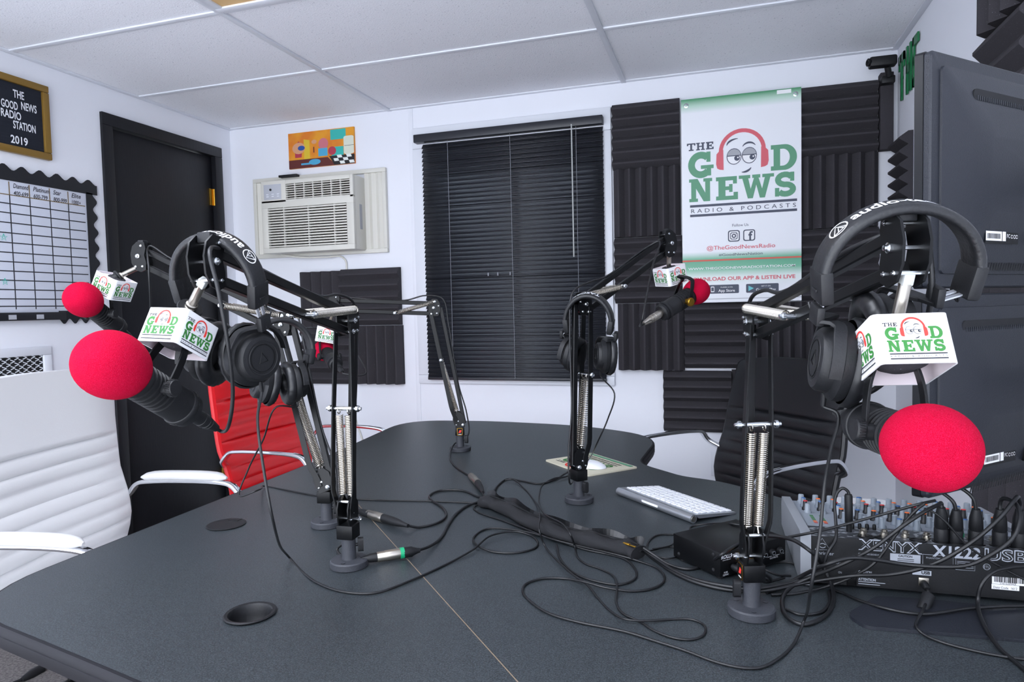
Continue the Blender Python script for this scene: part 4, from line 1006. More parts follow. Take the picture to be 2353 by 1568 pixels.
# ------------------------------------------------------------------ headphones
def headphones(label, top, X, Z, hw=.08, drop=.15, hx=.062, ah=.06, dropr=None, yo=0, text='audio-technica', flip=1, swing=(0, 0), cupyaw=(0, 0), k=1.0):
    X = X.normalized(); Z = (Z - X * Z.dot(X)).normalized(); Y = Z.cross(X)
    Mx = axes(top, X * k, Y * k, Z * k); Mr = axes(top, X, Y, Z)
    t = thing('headphones', label, 'headphones', M=Mr, group=None)
    hxs = hx if isinstance(hx, tuple) else (hx, hx); drops = (drop, dropr or drop)
    bw = .033; th = .0115
    cx = lambda q: (hw * math.sin(q), ah * (math.cos(q) - 1))
    m = MB(); rings = []; n = 36
    for i in range(n + 1):
        q = -1.52 + 3.04 * i / n; x, z = cx(q); nx, nz = math.sin(q) / hw, math.cos(q) / ah; l = math.hypot(nx, nz); nx /= l; nz /= l
        sec = [(bw / 2 * (abs(math.cos(a)) ** .45) * (1 if math.cos(a) > 0 else -1), th / 2 * (abs(math.sin(a)) ** .7) * (1 if math.sin(a) > 0 else -1)) for a in [2 * math.pi * j / 18 for j in range(18)]]
        rings.append([Mx @ V((x + nx * (d + th / 2), y, z + nz * (d + th / 2))) for y, d in sec])
    m.ring(rings); hb = build('headband', m, M_leather_b, t, 60)
    def onband(s, y, l):
        # arc length from the crown
        q = s / ((hw + ah) / 2 + th); x, z = cx(q); nx, nz = math.sin(q) / hw, math.cos(q) / ah; L_ = math.hypot(nx, nz); nx /= L_; nz /= L_
        e = max(0, abs(y) / (bw / 2)); d = th / 2 * (1 + (max(0, 1 - e ** 6)) ** .3) + l
        return Mx @ V((x + nx * d, y, z + nz * d))
    if text:
        A = Art(lambda x, y, l: onband(x * flip, y * flip, l), .0003)
        A.text(text, .008, -.006, .021, M_letter, bold=.02, width=.115 if len(text) > 8 else .075)
        if len(text) > 8: A.polys(stroke(arc(-.064, 0, .0098, .0098, 0, 360, 20), .0014), M_letter); A.polys(stroke([(-.071, -.0052), (-.064, .0072), (-.057, -.0052), (-.071, -.0052)], .0014), M_letter); A.polys(stroke([(-.0655, -.005), (-.0625, .003), (-.060, -.005)], .0012), M_letter)
        A.build('headband_lettering', hb)
    outs = []
    for s in (-1, 1):
        q = 1.52 * s; x, z = cx(q); ex = x + s * th / 2
        hx, drop = hxs[s > 0], drops[s > 0]
        # slider housing
        m = MB(); d0 = V((ex, 0, z + .002)); d1 = V((s * (hw + th / 2 - .004), 0, z - .028)); dd = (d1 - d0).normalized()
        F = axes((d0 + d1) / 2, V((0, 1, 0)), dd.cross(V((0, 1, 0))), dd)
        m.box(Mx @ F, (bw * 1.04, th * 1.12, .034), 0, .003); m.box(Mx @ axes((d0 + d1) / 2 + V((s * th * .58, 0, -.004)), V((0, 1, 0)), V((s, 0, 0)), V((0, 0, 1))), (.014, .002, .003), 0, .0005); build('slider_housing', m, M_matte, t)
        e0 = d1; e1 = V((s * (hx + .026), 0, -drop + .052))
        m = MB()
        for y in (-.0055, .0055): m.bar([Mx @ (e0 + V((0, y, .004))), Mx @ (e1 + V((0, y, -.004)))], (Mx.to_3x3() @ V((0, 1, 0))).normalized(), .0065, .0016)
        build('slider_rods', m, M_alu, t)
        cc = V((s * hx, yo if s > 0 else 0, -drop)); yw = cupyaw[0 if s < 0 else 1]; cz = V((s * math.cos(yw), math.sin(yw), .12)).normalized()
        Fc = frame(cc, cz, V((0, 0, 1)))
        m = MB(); m.box(Mx @ axes(e1, V((0, 1, 0)), V((s, 0, 0)), V((0, 0, 1))), (.024, .008, .02), 0, .002)
        rr = .046
        for q2 in (-1, 1):
            pts = [e1 + V((0, q2 * .006, -.006))] + [Fc @ V((rr * math.cos(b), q2 * rr * math.sin(b), .012)) for b in (.35, .7, 1.05, 1.4, 1.6)]
            m.bar([Mx @ p for p in spline(pts, 4)], (Mx.to_3x3() @ cz).normalized(), .012, .004)
        build('cup_bracket', m, M_matte, t)
        m = MB(); m.lathe([(0, -.006), (.040, -.006), (.0415, -.003), (.0415, .004), (.038, .007), (.034, .009), (.033, .019), (.030, .0225), (.024, .0235), (.0235, .023), (.0215, .023), (.021, .0237), (0, .0238)], Mx @ Fc, 36); cup = build('ear_cup', m, M_matte, t)
        m = MB(); FcM = Mx @ Fc
        ring_ = [(.0135, .0241), (.0145, .0241)]
        m.lathe([(.0195, .0234), (.0195, .0243), (.0185, .0243), (.0185, .0234)], FcM, 30, 0, False); m.tube([FcM @ V((a_ * .010, b_ * .010, .0241)) for a_, b_ in ((-.6, -.7), (.9, 0), (-.6, .7))], .0006, 4, 0, True); build('cup_emblem', m, M_black, cup)
        m = MB(); pr = [(.018, -.006), (.019, -.013), (.0225, -.0205), (.031, -.0235), (.039, -.0215), (.0435, -.015), (.0435, -.009), (.041, -.006)]
        rings = []; nq = 64
        for r_, z_2 in pr: rings.append([Mx @ Fc @ V(((r_ + (.0006 * math.sin(22 * 2 * math.pi * j / nq) if .03 < r_ < .0437 and z_2 < -.012 else 0)) * 1.08 * math.cos(2 * math.pi * j / nq), (r_ + (.0006 * math.sin(22 * 2 * math.pi * j / nq) if .03 < r_ < .0437 and z_2 < -.012 else 0)) * .97 * math.sin(2 * math.pi * j / nq), z_2)) for j in range(nq)])
        m.ring(rings, 0, False); m.lathe([(0, -.0075), (.0185, -.0075)], Mx @ Fc, 20, 0, False); build('ear_pad', m, M_pad, cup, 60)
        m = MB(); m.tube([Mx @ p for p in spline([d1 + V((0, .012 * 1, .006)), d1 + V((s * .004, .016, -.012)), (d1 + e1) / 2 + V((s * .006, .014, 0)), e1 + V((s * .002, .01, 0))], 5)], .0012, 5); build('jumper_wire', m, M_rubber, t)
        m = MB(); b0 = Fc @ V((-.036, 0, .006)); b1 = Fc @ V((-.052, 0, .004)); m.cyl(Mx @ b0, Mx @ b1, .0036, 10, 0, .0026)
        if s < 0 or flip < 0: pass
        outs.append((Mx @ b0, Mx @ b1))
        if s == -1 * flip: build('strain_relief', m, M_rubber, cup)
    return outs
LH = dict(A='black headphones with white lettering hanging behind the frontmost logo cube', B='black headphones half hidden behind others, above the red chair', D='black headphones hanging on the boom arm in front of the blind', E='large black headphones hanging beside the monitors')
HO_ = {}
HO_['E'] = headphones(LH['E'], P(2078, 489, .63), CV(.975, -.03, -.10), CV(.05, -.93, -.36), hw=.0645, drop=.150, hx=(.044, .014), dropr=.135, yo=.04, ah=.058, flip=1, cupyaw=(.15, 0))
HO_['A'] = headphones(LH['A'], P(486, 553, .88), CV(.975, .08, -.2), CV(-.02, -.93, -.36), hw=.0535, drop=.162, hx=.034, flip=-1, cupyaw=(0, -.35))
HO_['D'] = headphones(LH['D'], P(1352, 684, 1.6), CV(.95, .05, -.3), CV(0, -.95, -.3), hw=.050, drop=.145, hx=.040, text='TASCAM', flip=-1, cupyaw=(.3, -2.75))
HO_['B'] = headphones(LH['B'], P(648, 742, 1.42), CV(.80, .03, .6), CV(.0, -1, -.05), hw=.06, drop=.128, hx=.03, text=None)
# ------------------------------------------------------------------ monitors
dX, nB, Zv = V((.7071, .7071, 0)), V((.7071, -.7071, 0)), V((0, 0, 1))
def monitor(label, O, h, items):
    t = thing('computer_monitor', label, 'monitor', O + dX * .26)
    w = .52; Bx = lambda u, v, q: O + dX * u + Zv * v + nB * q
    def rect(i, q): return [Bx(i, i, q), Bx(w - i, i, q), Bx(w - i, h - i, q), Bx(i, h - i, q)]
    def rr(i, q, r): return [Bx(x, y, q) for x, y in rrect(w - 2 * i, h - 2 * i, r, 4, w / 2, h / 2)]
    m = MB(); m.ring([rr(0, -.014, .004), rr(0, -.002, .006)]); build('front_bezel', m, M_gloss, t)
    m = MB(); m.ring([rr(.0015, -.002, .006), rr(.001, .006, .007), rr(.003, .0085, .008), rr(.021, .0095, .008)], 0, True); build('bezel_back', m, M_mon, t)
    m = MB(); m.ring([rr(.020, .008, .008), rr(.0205, .0125, .009), rr(.026, .0145, .011), rr(.08, .024, .03), rr(.11, .03, .02)], 0, True); build('back_shell', m, M_mon, t, 25)
    m = MB(); m.quad(*[p for p in (Bx(.018, .02, -.0145), Bx(w - .018, .02, -.0145), Bx(w - .018, h - .018, -.0145), Bx(.018, h - .018, -.0145))]); build('screen', m, M_dark, t)
    def surf(px, py, q=.0): p = PPL(px, py, O + nB * (.016 + q), nB); return (p - O).dot(dX), (p - O).dot(Zv)
    for kind, a, b in items:
        (u0, v0), (u1, v1) = surf(*a), surf(*b)
        vl, vh = min(v0, v1), max(v0, v1)
        qz = .0155 + .0098 * min(1, max(0, (min(u0, .2) - .026) / .054)) * min(1, max(0, (min(vl, h - vh) - .026) / .054)) + .0015
        if kind == 'slot':
            m = MB(); m.prism(rrect(.36, .017, .0085, 5, u0 + .18, (vl + vh) / 2), qz - .014, qz, axes(O, dX, Zv, nB)); vs_ = build('vent_slot', m, M_dark, t)
            m = MB()
            for i in range(64): x = u0 + .008 + i * .0054; m.aabb((x, 0, (vl + vh) / 2 - .0075), (x + .0022, .001, (vl + vh) / 2 - .001))
            m.v = [O + dX * p.x + Zv * p.z + nB * (qz + p.y) for p in m.v]; build('vent_ribs', m, M_mon, vs_)
        elif kind == 'ribs':
            m = MB()
            for i in range(40):
                x = u0 + i * .0068; m.add([Bx(x, vl, qz), Bx(x + .0035, vl, qz), Bx(x + .0085, vh, qz), Bx(x + .005, vh, qz)], [[0, 1, 2, 3]])
            build('slanted_vents', m, M_dark, t)
        elif kind == 'label':
            fn = planar(O + dX * u0 + Zv * vl + nB * qz, dX, Zv, nB); H_ = .036; W_ = .088
            A = Art(fn, .0003); A.poly(rc(0, 0, W_, H_), M_black); A.up(); A.poly(rc(.001, .004, .043, .018), M_white_p); A.poly(rc(.022, .018, .043, .028), M_white_p); A.poly(rc(.045, .004, .054, .022), M_white_p); A.up()
            A.text('ASUS', .008, .029, .006, M_white_p, bold=.02); A.text('CE', .062, .022, .009, M_white_p); A.text('FC', .061, .009, .008, M_white_p)
            random.seed(3); x = .004
            while x < .038: b_ = random.choice((.0006, .001, .0016)); A.poly(rc(x, .007, x + b_, .0145), M_black); x += b_ + random.choice((.0006, .001))
            for i, x in enumerate((.07, .077, .083)): A.polys(stroke(arc(x, .026, .0025, .0025, 20, 340, 10), .0008), M_white_p); A.polys(stroke(arc(x, .011, .0025, .0025, 20, 340, 10), .0008), M_white_p)
            for i in range(3): A.poly(rc(.024, .0195 + i * .0025, .041, .0205 + i * .0025), M_black)
            A.build('rating_label', t)
        elif kind == 'lock':
            m = MB(); m.prism(rrect(.05, .022, .005, 4, u0 + .03, (vl + vh) / 2), qz - .004, qz + .004, axes(O, dX, Zv, nB)); build('socket_cover', m, M_gloss, t)
    m = MB(); m.prism(rrect(.1, .1, .006, 3, .36, h / 2), .028, .034, axes(O, dX, Zv, nB)); build('mount_plate', m, M_black, t)
    return t
OL = P(2121, 1150, .95); hL = (P(2119, 676, .95) - OL).z
OU = P(2119, 664, .95); hU = (P(2117, 130, .95) - OU).z
OL.x = OU.x = P(2119, 900, .95).x; OL.y = OU.y = P(2119, 900, .95).y
monitor('black computer monitor seen from behind, upper of the stacked pair', OU, hU, (('slot', (2230, 205), (2235, 232)), ('label', (2250, 560), (2340, 528)), ('ribs', (2232, 622), (2235, 603)), ('lock', (2345, 560), (2353, 530))))
monitor('black computer monitor seen from behind, lower of the stacked pair', OL, hL, (('slot', (2207, 742), (2210, 760)), ('label', (2256, 1074), (2340, 1040)), ('ribs', (2226, 1133), (2230, 1112)), ('lock', (2345, 1060), (2353, 1030))))
ms = thing('monitor_stand', 'flat black pointed stand plate on the table below the monitors', 'monitor stand', (.5, 1.08, ZT))
pl = [PZ(1945, 1413, ZT + .004), PZ(1990, 1441, ZT + .004), PZ(2353, 1474, ZT + .004)]
pol = cpoly([(pl[0].x, pl[0].y), (pl[1].x, pl[1].y), (pl[2].x + .25, pl[2].y + .02), (.66, 1.12), (.30, 1.135), (.225, 1.128)], [.015, .012, .03, .03, .01, .01], 4)
m = MB(); m.prism(pol, ZT + .0002, ZT + .005, Matrix()); build('stand_plate', m, M_mon, ms)
pc = V((.585, 1.105, 0))
m = MB(); m.cyl(pc + Zv * (ZT + .005), pc + Zv * 1.45, .0175, 24); m.lathe([(.03, ZT + .005), (.03, ZT + .012), (.019, ZT + .03)], T(pc), 24, 0, False); build('stand_pole', m, M_black, ms)
for O_, h_ in ((OU, hU), (OL, hL)):
    c = O_ + dX * .36 + Zv * h_ / 2 + nB * .0345; p_ = V((pc.x, pc.y, c.z))
    m = MB(); m.tube([p_, p_ + (c - p_) * .5 + V((.0, -.0, 0)), c], .012, 12); m.cyl(p_ - Zv * .025, p_ + Zv * .025, .026, 20); build('stand_arm', m, M_black, ms)
# ------------------------------------------------------------------ audio mixer
mo = PZ(1857, 1343, ZT + .002); MXw, MXd = .328, .30
mx, my = V((1, .012, 0)).normalized(), None
my = V((-mx.y, mx.x, 0)); zb_, zf_ = .080, .052
am = thing('audio_mixer', 'grey and black audio mixer with many knobs below the monitors', 'audio mixer', mo + mx * .164 + my * .15)
MP = lambda u, t, z: mo + mx * u + my * (t * MXd) + Zv * z
ztop = lambda t: zb_ + (zf_ - zb_) * t
m = MB()
side = [(0, .004), (0, zb_), (1, zf_), (1, .012)]
a = [MP(.004, t, z) for t, z in side]; b = [MP(MXw - .004, t, z) for t, z in side]
m.ring([a, b]); build('chassis', m, M_matte, am)
m = MB(); m.quad(MP(.004, .0, zb_ + .0004), MP(MXw - .004, .0, zb_ + .0004), MP(MXw - .004, .30, ztop(.3) + .0004), MP(.004, .30, ztop(.3) + .0004), 0); m.quad(MP(.004, .30, ztop(.3) + .0004), MP(MXw - .004, .30, ztop(.3) + .0004), MP(MXw - .004, 1, zf_ + .0004), MP(.004, 1, zf_ + .0004), 1)
build('top_panel', m, [mat('mixer_dark', '3a3d42', .5, spots=(90, .55, .6, '8d9196')), mat('mixer_grey', '8f97a2', .45)], am)
for u in (-.012, MXw - .004):
    m = MB(); a = [MP(u, t, z) for t, z in ((-.015, .0), (-.012, zb_ + .004), (.02, zb_ + .006), (1.0, zf_ + .008), (1.03, zf_ - .01), (1.02, 0))]; b = [p + mx * .016 for p in a]
    m.ring([a, b]); build('side_cheek', m, mat('mixer_silver', 'a9adb4', .35, .5), am)
def mxp(px, py): p = PPL(px, py, mo, my); return (p - mo).dot(mx), (p - mo).z
A = Art(planar(mo - my * .0003, mx, Zv, -my), .0002)
M_mtxt = mat('panel_text', 'a9aeb8', .6)
def mtext(s_, p0, p1, m_, h=None, align='L', **kw):
    u0, u1, v0 = mxp(*p0)[0], mxp(*p1)[0], mxp((p0[0] + p1[0]) / 2, p0[1])[1]; A.text(s_, (u0 + u1) / 2, v0, (h or (mxp((p0[0] + p1[0]) / 2, p1[1])[1] - v0)) * 1.38, m_, width=abs(u1 - u0), **kw)
mtext('XENYX', (1972, 1268), (2120, 1243), M_mtxt, bold=.035); mtext('USB', (2262, 1290), (2362, 1263), M_mtxt, bold=.035)
A.up(.0002); mtext('XENYX', (1974, 1267), (2118, 1244), M_matte, bold=-.005); mtext('USB', (2264, 1289), (2360, 1264), M_matte, bold=-.005)
mtext('X1222', (2142, 1282), (2254, 1256), M_mtxt, bold=.03)
tri = [mxp(1873, 1263), mxp(1907, 1264), mxp(1889, 1237)]; A.polys(stroke(tri + tri[:1], .0007), M_mtxt); A.polys(stroke(arc(mxp(1890, 1254)[0], mxp(1890, 1254)[1], .0045, .0035, 20, 340, 12), .0009), M_mtxt)
mtext('behringer', (1868, 1275), (1916, 1267), M_mtxt)
A.build('model_lettering', am)
A = Art(planar(mo - my * .0003, mx, Zv, -my), .0002)
def mrect(p0, p1, m_): xm_ = (p0[0] + p1[0]) / 2; u0, u1, v0, v1 = mxp(*p0)[0], mxp(*p1)[0], mxp(xm_, p0[1])[1], mxp(xm_, p1[1])[1]; A.poly(rc(u0, v0, u1, v1), m_)
mrect((2045, 1299), (2115, 1274), M_mtxt); A.up(); mtext('CAUTION', (2064, 1281), (2096, 1276), M_matte, bold=.03)
for i in range(3): mrect((2062, 1286 + 4 * i), (2100, 1284.6 + 4 * i), M_matte)
A.build('caution_plate', am)
A = Art(planar(mo - my * .0003, mx, Zv, -my), .0002)
(u0, v0), (u1, v1) = mxp(2120, 1301), mxp(2190, 1279); A.polys(stroke([(u0, v0), (u1, v0), (u1, v1), (u0, v1), (u0, v0)], .0006), M_mtxt); mtext('PHANTOM', (2128, 1285), (2160, 1281), M_mtxt)
(u0, v0), (u1, v1) = mxp(2196, 1309), mxp(2240, 1286); A.polys(stroke([(u0, v0), (u1, v0), (u1, v1), (u0, v1), (u0, v0)], .0005), M_mtxt)
for i in range(5): mrect((2199, 1292 + 3.5 * i), (2237, 1291 + 3.5 * i), M_mtxt)
A.polys(stroke(arc(*mxp(2267, 1303), .0045, .0045, 0, 360, 16), .0007), M_mtxt); mtext('ETL', (2261, 1306), (2273, 1300), M_mtxt)
mtext('CAUTION', (1972, 1318), (2003, 1312), M_mtxt, bold=.03); mtext('ATTENTION', (1972, 1335), (2012, 1329), M_mtxt, bold=.03)
for i in range(2): mrect((1972, 1339.5 + 4.5 * i), (2034 - 12 * i, 1338 + 4.5 * i), M_mtxt)
mtext('CONCEIVED AND DESIGNED BY', (1972, 1276), (2020, 1272), M_mtxt); mtext('POWER', (1918, 1297), (1942, 1293), M_mtxt); mtext('ON', (1926, 1318), (1934, 1313), M_mtxt)
mrect((2096, 1322), (2140, 1311), M_mtxt); A.up(); mtext('USB', (2117, 1320), (2137, 1313), M_matte, bold=.04)
A.build('panel_lettering', am)
A = Art(planar(mo - my * .0003, mx, Zv, -my), .0002)
mrect((2279, 1345), (2366, 1328), M_white_p); mrect((2278, 1356), (2342, 1344.5), M_white_p); A.up()
random.seed(9); u, v = mxp(2284, 1337); u1, v1 = mxp(2352, 1330)
while u < u1: b_ = random.choice((.0005, .0009, .0014)); A.poly(rc(u, v, u + b_, v1), M_black); u += b_ + random.choice((.0005, .0009))
mtext('S1615269A0I', (2297, 1344), (2334, 1339), M_black_p); mtext('Date Code  1612', (2282, 1354), (2337, 1348.5), M_black_p)
A.build('serial_sticker', am)
m = MB(); u, v = mxp(1955, 1340); m.aabb((u - .006, -.003, v - .004), (u + .008, .0, v + .014), 0, .001); m.v = [mo + mx * p.x + my * p.y + Zv * p.z for p in m.v]; build('power_switch', m, M_black, am)
m = MB(); u, v = mxp(2122, 1338); m.aabb((u - .007, -.002, v - .006), (u + .007, .0, v + .007), 0, .0005); m.v = [mo + mx * p.x + my * p.y + Zv * p.z for p in m.v]; build('usb_port', m, M_nickel, am)
nT = (MP(0, 0, 0) - MP(0, 0, 0) + Zv * 1 + my * ((zb_ - zf_) / MXd)).normalized()
def topf(u, t): return MP(u, t, ztop(t) + .0006)
KM = {n: mat('knob_' + n, c, .45) for n, c in dict(grey='727b85', light='8d959e', black='1b1c20', orange='ee6a1e', red='c8282c', blue='2d5f9e').items()}
for i in range(12):
    u = .022 + i * .0262
    for j, t_ in enumerate((.30, .40, .50, .60, .70, .80, .92)):
        if i > 9 and j in (0,): continue
        if i < 2 and j < 3: continue
        c = topf(u, t_); r_ = .0058 if j != 6 else .007
        m = MB(); F = frame(c, nT); body = ('grey', 'grey', 'black', 'light', 'black', 'grey', 'light')[j]; cap = ('light', 'light', 'orange', 'light', 'red', 'orange', 'light')[j] if (i + j) % 5 else 'blue'
        m.lathe([(r_ * 1.15, 0), (r_ * 1.1, .004), (r_ * .82, .006), (r_ * .74, .0165), (0, .0165)], F, 14, 0); m.lathe([(0, .0166), (r_ * .7, .0166), (r_ * .62, .0176), (0, .0176)], F, 14, 1)
        m.box(F @ T(0, -r_ * .74, .011), (.0012, .0012, .011), 2)
        build('knob', m, [KM[body], KM[cap], KM['light']], am)
for i in range(8):
    u = .085 + i * .0305
    for dt in ((.10, .17) if i < 5 else (.17,)):
        m = MB(); F = frame(topf(u + (.006 if dt > .12 else 0), dt), nT); m.lathe([(.0058, 0), (.0058, .003), (.0044, .0032), (.0044, .006), (.0034, .006), (.0034, .001), (0, .001)], F, 12); build('jack_socket', m, M_nickel, am)
for px in (1990, 2030, 2110, 2163, 2197, 2243, 2297, 2342):
    p = PY(px, 1245, mo.y + .018); u = (p - mo).dot(mx)
    m = MB(); F = frame(topf(u, .055), nT); m.lathe([(.0125, 0), (.0125, .0015), (.010, .0018), (.0095, .0004), (0, .0004)], F, 22); build('xlr_socket', m, M_black, am)
m = MB(); A = Art(lambda x, y, l: topf(.02 + x, .36 + y) + nT * l, .0006)
A.poly(rc(-.012, -.13, .045, .24), KM['light']); A.up()
for i in range(2):
    for j in range(9): A.poly(rc(.002 + i * .016, -.05 + j * .026, .008 + i * .016, -.05 + j * .026 + .018), KM['red'] if j == 0 else (KM['orange'] if j < 3 else M_green))
A.build('level_meter', am)
m = MB()
for i in range(4):
    m = MB(); F = frame(topf(.078 + i * .011, .24), nT); m.lathe([(.003, 0), (.003, .007), (.0022, .009), (0, .009)], F, 10); build('push_button', m, M_black, am)
# ------------------------------------------------------------------ headphone amplifier box
rb_ = PZ(1655, 1333, ZT + .002); rx = V((.71, .704, 0)).normalized(); ry = V((-rx.y, rx.x, 0)); RW, RD, RH = .155, .115, .042
hp_ = thing('headphone_amplifier', 'flat black metal box with jack sockets behind the mixer side boom arm', 'amplifier', rb_ + rx * RW / 2 + ry * RD / 2)
F = axes(rb_, rx, ry, Zv)
m = MB(); m.box(F @ T(RW / 2, RD / 2, .003 + RH / 2), (RW, RD, RH), 0, .0012); build('housing', m, M_black, hp_)
for x in (.012, RW - .012):
    for y in (.012, RD - .012): m = MB(); m.cyl(F @ V((x, y, -.0018)), F @ V((x, y, .003)), .007, 12); build('rubber_foot', m, M_rubber, hp_)
for y, z in ((.015, .012), (RD - .015, .012), (.015, .038)): m = MB(); bolt(m, F @ V((0, y, z)), -rx, .003, .0015); build('side_screw', m, M_dark, hp_)
A = Art(planar(F @ V((0, -.0004, .003)), rx, Zv, -ry), .0003)
A.text('ROLLS', .014, .031, .0085, M_letter, bold=.02, shear=.15); A.text('www.rolls.com', .014, .0275, .003, M_letter); A.text('MADE IN USA', .033, .033, .003, M_letter); A.text('FUSE', .012, .006, .004, M_letter); A.text('120VAC', .012, .002, .004, M_letter); A.text('OUTPUTS', .125, .009, .0045, M_letter); A.poly(rc(.095, .0135, .15, .0142), M_letter)
A.build('panel_lettering', hp_)
for x, z in ((.046, .036), (.056, .026), (.046, .020), (.064, .030)):
    m = MB(); m.cyl(F @ V((x, -.0005, z)), F @ V((x, -.012, z)), .0042, 12); build('rca_socket', m, M_gold, hp_)
for x in (.10, .119, .138):
    m = MB(); m.lathe([(.0062, 0), (.0062, .005), (.0036, .005), (.0036, .001), (0, .001)], frame(F @ V((x, -.0004, .024)), -ry), 14); build('jack_socket', m, [M_matte], hp_)
    m = MB(); m.lathe([(.0038, .0045), (.0038, .0062), (.0026, .0062), (.0026, .0045)], frame(F @ V((x, -.0004, .024)), -ry), 12, 0, False); build('socket_rim', m, M_zinc, hp_)
# ------------------------------------------------------------------ keyboard, mouse pad, mouse
ka, kb = PZ(1422, 1130, ZT + .008), PZ(1594, 1195, ZT + .008)
kx = (kb - ka); kx.z = 0; KW = kx.length; kx.normalize(); ky = V((-kx.y, kx.x, 0))
if ky.y < 0: ky = -ky
ky = V((-kx.y, kx.x, 0)); ky = ky if ky.x > 0 else -ky
k0 = V((ka.x, ka.y, ZT))
kt = thing('keyboard', 'thin silver keyboard with white keys lying on the table', 'keyboard', k0 + kx * KW / 2 + ky * .06)
kz = lambda y: .0175 - .0135 * (y / .122)
m = MB(); up_ = (Zv + ky * .11).normalized()
a = [k0 + ky * y + Zv * z for y, z in ((.004, kz(0)), (.122, kz(.122)), (.124, kz(.122) - .002), (.122, .0005), (.11, .0005), (.015, .008))]
m.ring([a, [p + kx * KW for p in a]]); build('deck', m, M_alu, kt)
m = MB(); m.cyl(k0 + Zv * .0092, k0 + Zv * .0092 + kx * KW, .009, 24); build('battery_tube', m, M_alu, kt)
m = MB(); m.cyl(k0 + Zv * .0092 + kx * KW, k0 + Zv * .0092 + kx * (KW + .0008), .0062, 20); build('battery_cap', m, M_nickel, kt)
m = MB(); c_ = k0 + Zv * .0105 - ky * .0085; m.box(axes(c_ + kx * .125, kx, -ky, Zv), (.055, .001, .005), 0, .0003); build('tube_label', m, M_white_p, kt)
u0 = k0 + Zv * 0
rows = [[1.02] * 14, [1] * 13 + [1.5], [1.5] + [1] * 13, [1.8] + [1] * 11 + [1.75], [2.3] + [1] * 10 + [2.3], [1, 1, 1, 1.2, 5, 1.2, 1, 1, 1, 1]]
yy = .018
for ri, rw in enumerate(rows):
    dep = .0085 if ri == 0 else .0155; tot = sum(rw); sc = (KW - .012) / tot; x = .006
    for wk in rw:
        m = MB(); F = axes(k0 + kx * (KW - (x + wk * sc / 2)) + ky * (yy + dep / 2) + Zv * (kz(yy + dep / 2) + .0016), kx, (ky - Zv * .11).normalized(), up_)
        m.box(F, (wk * sc - .003, dep - .0005, .0026), 0, .0008, 1); build('key', m, M_key, kt); x += wk * sc
    yy += dep + .0028
q0, q1, q2, q3 = [PZ(*p, ZT + .004) for p in ((1252, 1057), (1352, 1093), (1462, 1077), (1372, 1041))]
mp = thing('mouse_pad', 'cream mouse pad with green logo print under the white mouse', 'mouse pad', (q0 + q1 + q2 + q3) / 4 - Zv * .004)
o = q1; ex = (q0 - q1); ey = (q2 - q1); ew, eh = ex.length, ey.length; ex = V((ex.x, ex.y, 0)).normalized(); ey = V((ey.x, ey.y, 0)); ey = (ey - ex * ey.dot(ex)).normalized()
eh = max(eh, .17)
F = axes(V((o.x, o.y, ZT)), ey, ex, Zv) 
m = MB(); m.prism(rrect(eh, ew, .008, 4, eh / 2, ew / 2), .0002, .0038, axes(V((o.x, o.y, ZT)), ey, ex, -Zv) if False else axes(V((o.x, o.y, ZT)), ey, ex, Zv)); build('pad_sheet', m, [mat('pad_cream', 'cfcab4', .6)], mp)
A = Art(lambda x, y, l: V((o.x, o.y, ZT + .0038)) + ex * (ew - .012 - x) * 1 + ey * (eh - .012 - y) * 1 + Zv * l, .0003)
logo(A, .01, .015, ew - .06, FLAGM); A.poly(rc(.0, -.006, ew - .024, .006), M_pgreen); A.build('pad_print', mp)
mc = PZ(1352, 1066, ZT + .012); mc.z = ZT + .0045
mdir = (ex * .9 + ey * -.45).normalized(); mside = V((-mdir.y, mdir.x, 0))
ms_ = thing('computer_mouse', 'white low wireless mouse on the cream mouse pad', 'mouse', mc)
m = MB(); rings = []
for i in range(17):
    a_ = i / 16; x = -.055 + .11 * a_; wv = .029 * max(.02, (1 - abs(2 * a_ - 1) ** 2.6)) ** .5; hv = .019 * max(.02, (1 - abs(2 * a_ - 1) ** 2)) ** .6
    rings.append([mc + mdir * x + mside * wv * math.cos(b_) + Zv * (hv * math.sin(b_) if math.sin(b_) > 0 else 0) for b_ in [2 * math.pi * q / 20 for q in range(20)]])
m.ring(rings); build('mouse_shell', m, M_key, ms_, 60)
m = MB(); m.prism(rrect(.09, .045, .02), -.0004, .0012, axes(mc, mdir, mside, Zv)); build('mouse_base', m, M_alu, ms_)
rp = PY(1988, 1160, 1.53)
rt_ = thing('wifi_router', 'small white plastic router lying behind the audio mixer', 'router', (rp.x, 1.54, ZT))
m = MB(); m.prism(rrect(.10, .09, .012), 0, .032, axes((rp.x, 1.54, ZT), (1, 0, 0), (0, 1, 0), Zv)); build('router_case', m, M_flagw, rt_)
m = MB()
for i in range(5): m.aabb((rp.x - .02 + i * .01 - .003, 1.4945, ZT + .024), (rp.x - .02 + i * .01 + .003, 1.4955, ZT + .027))
build('router_vents', m, M_grey_p, rt_)
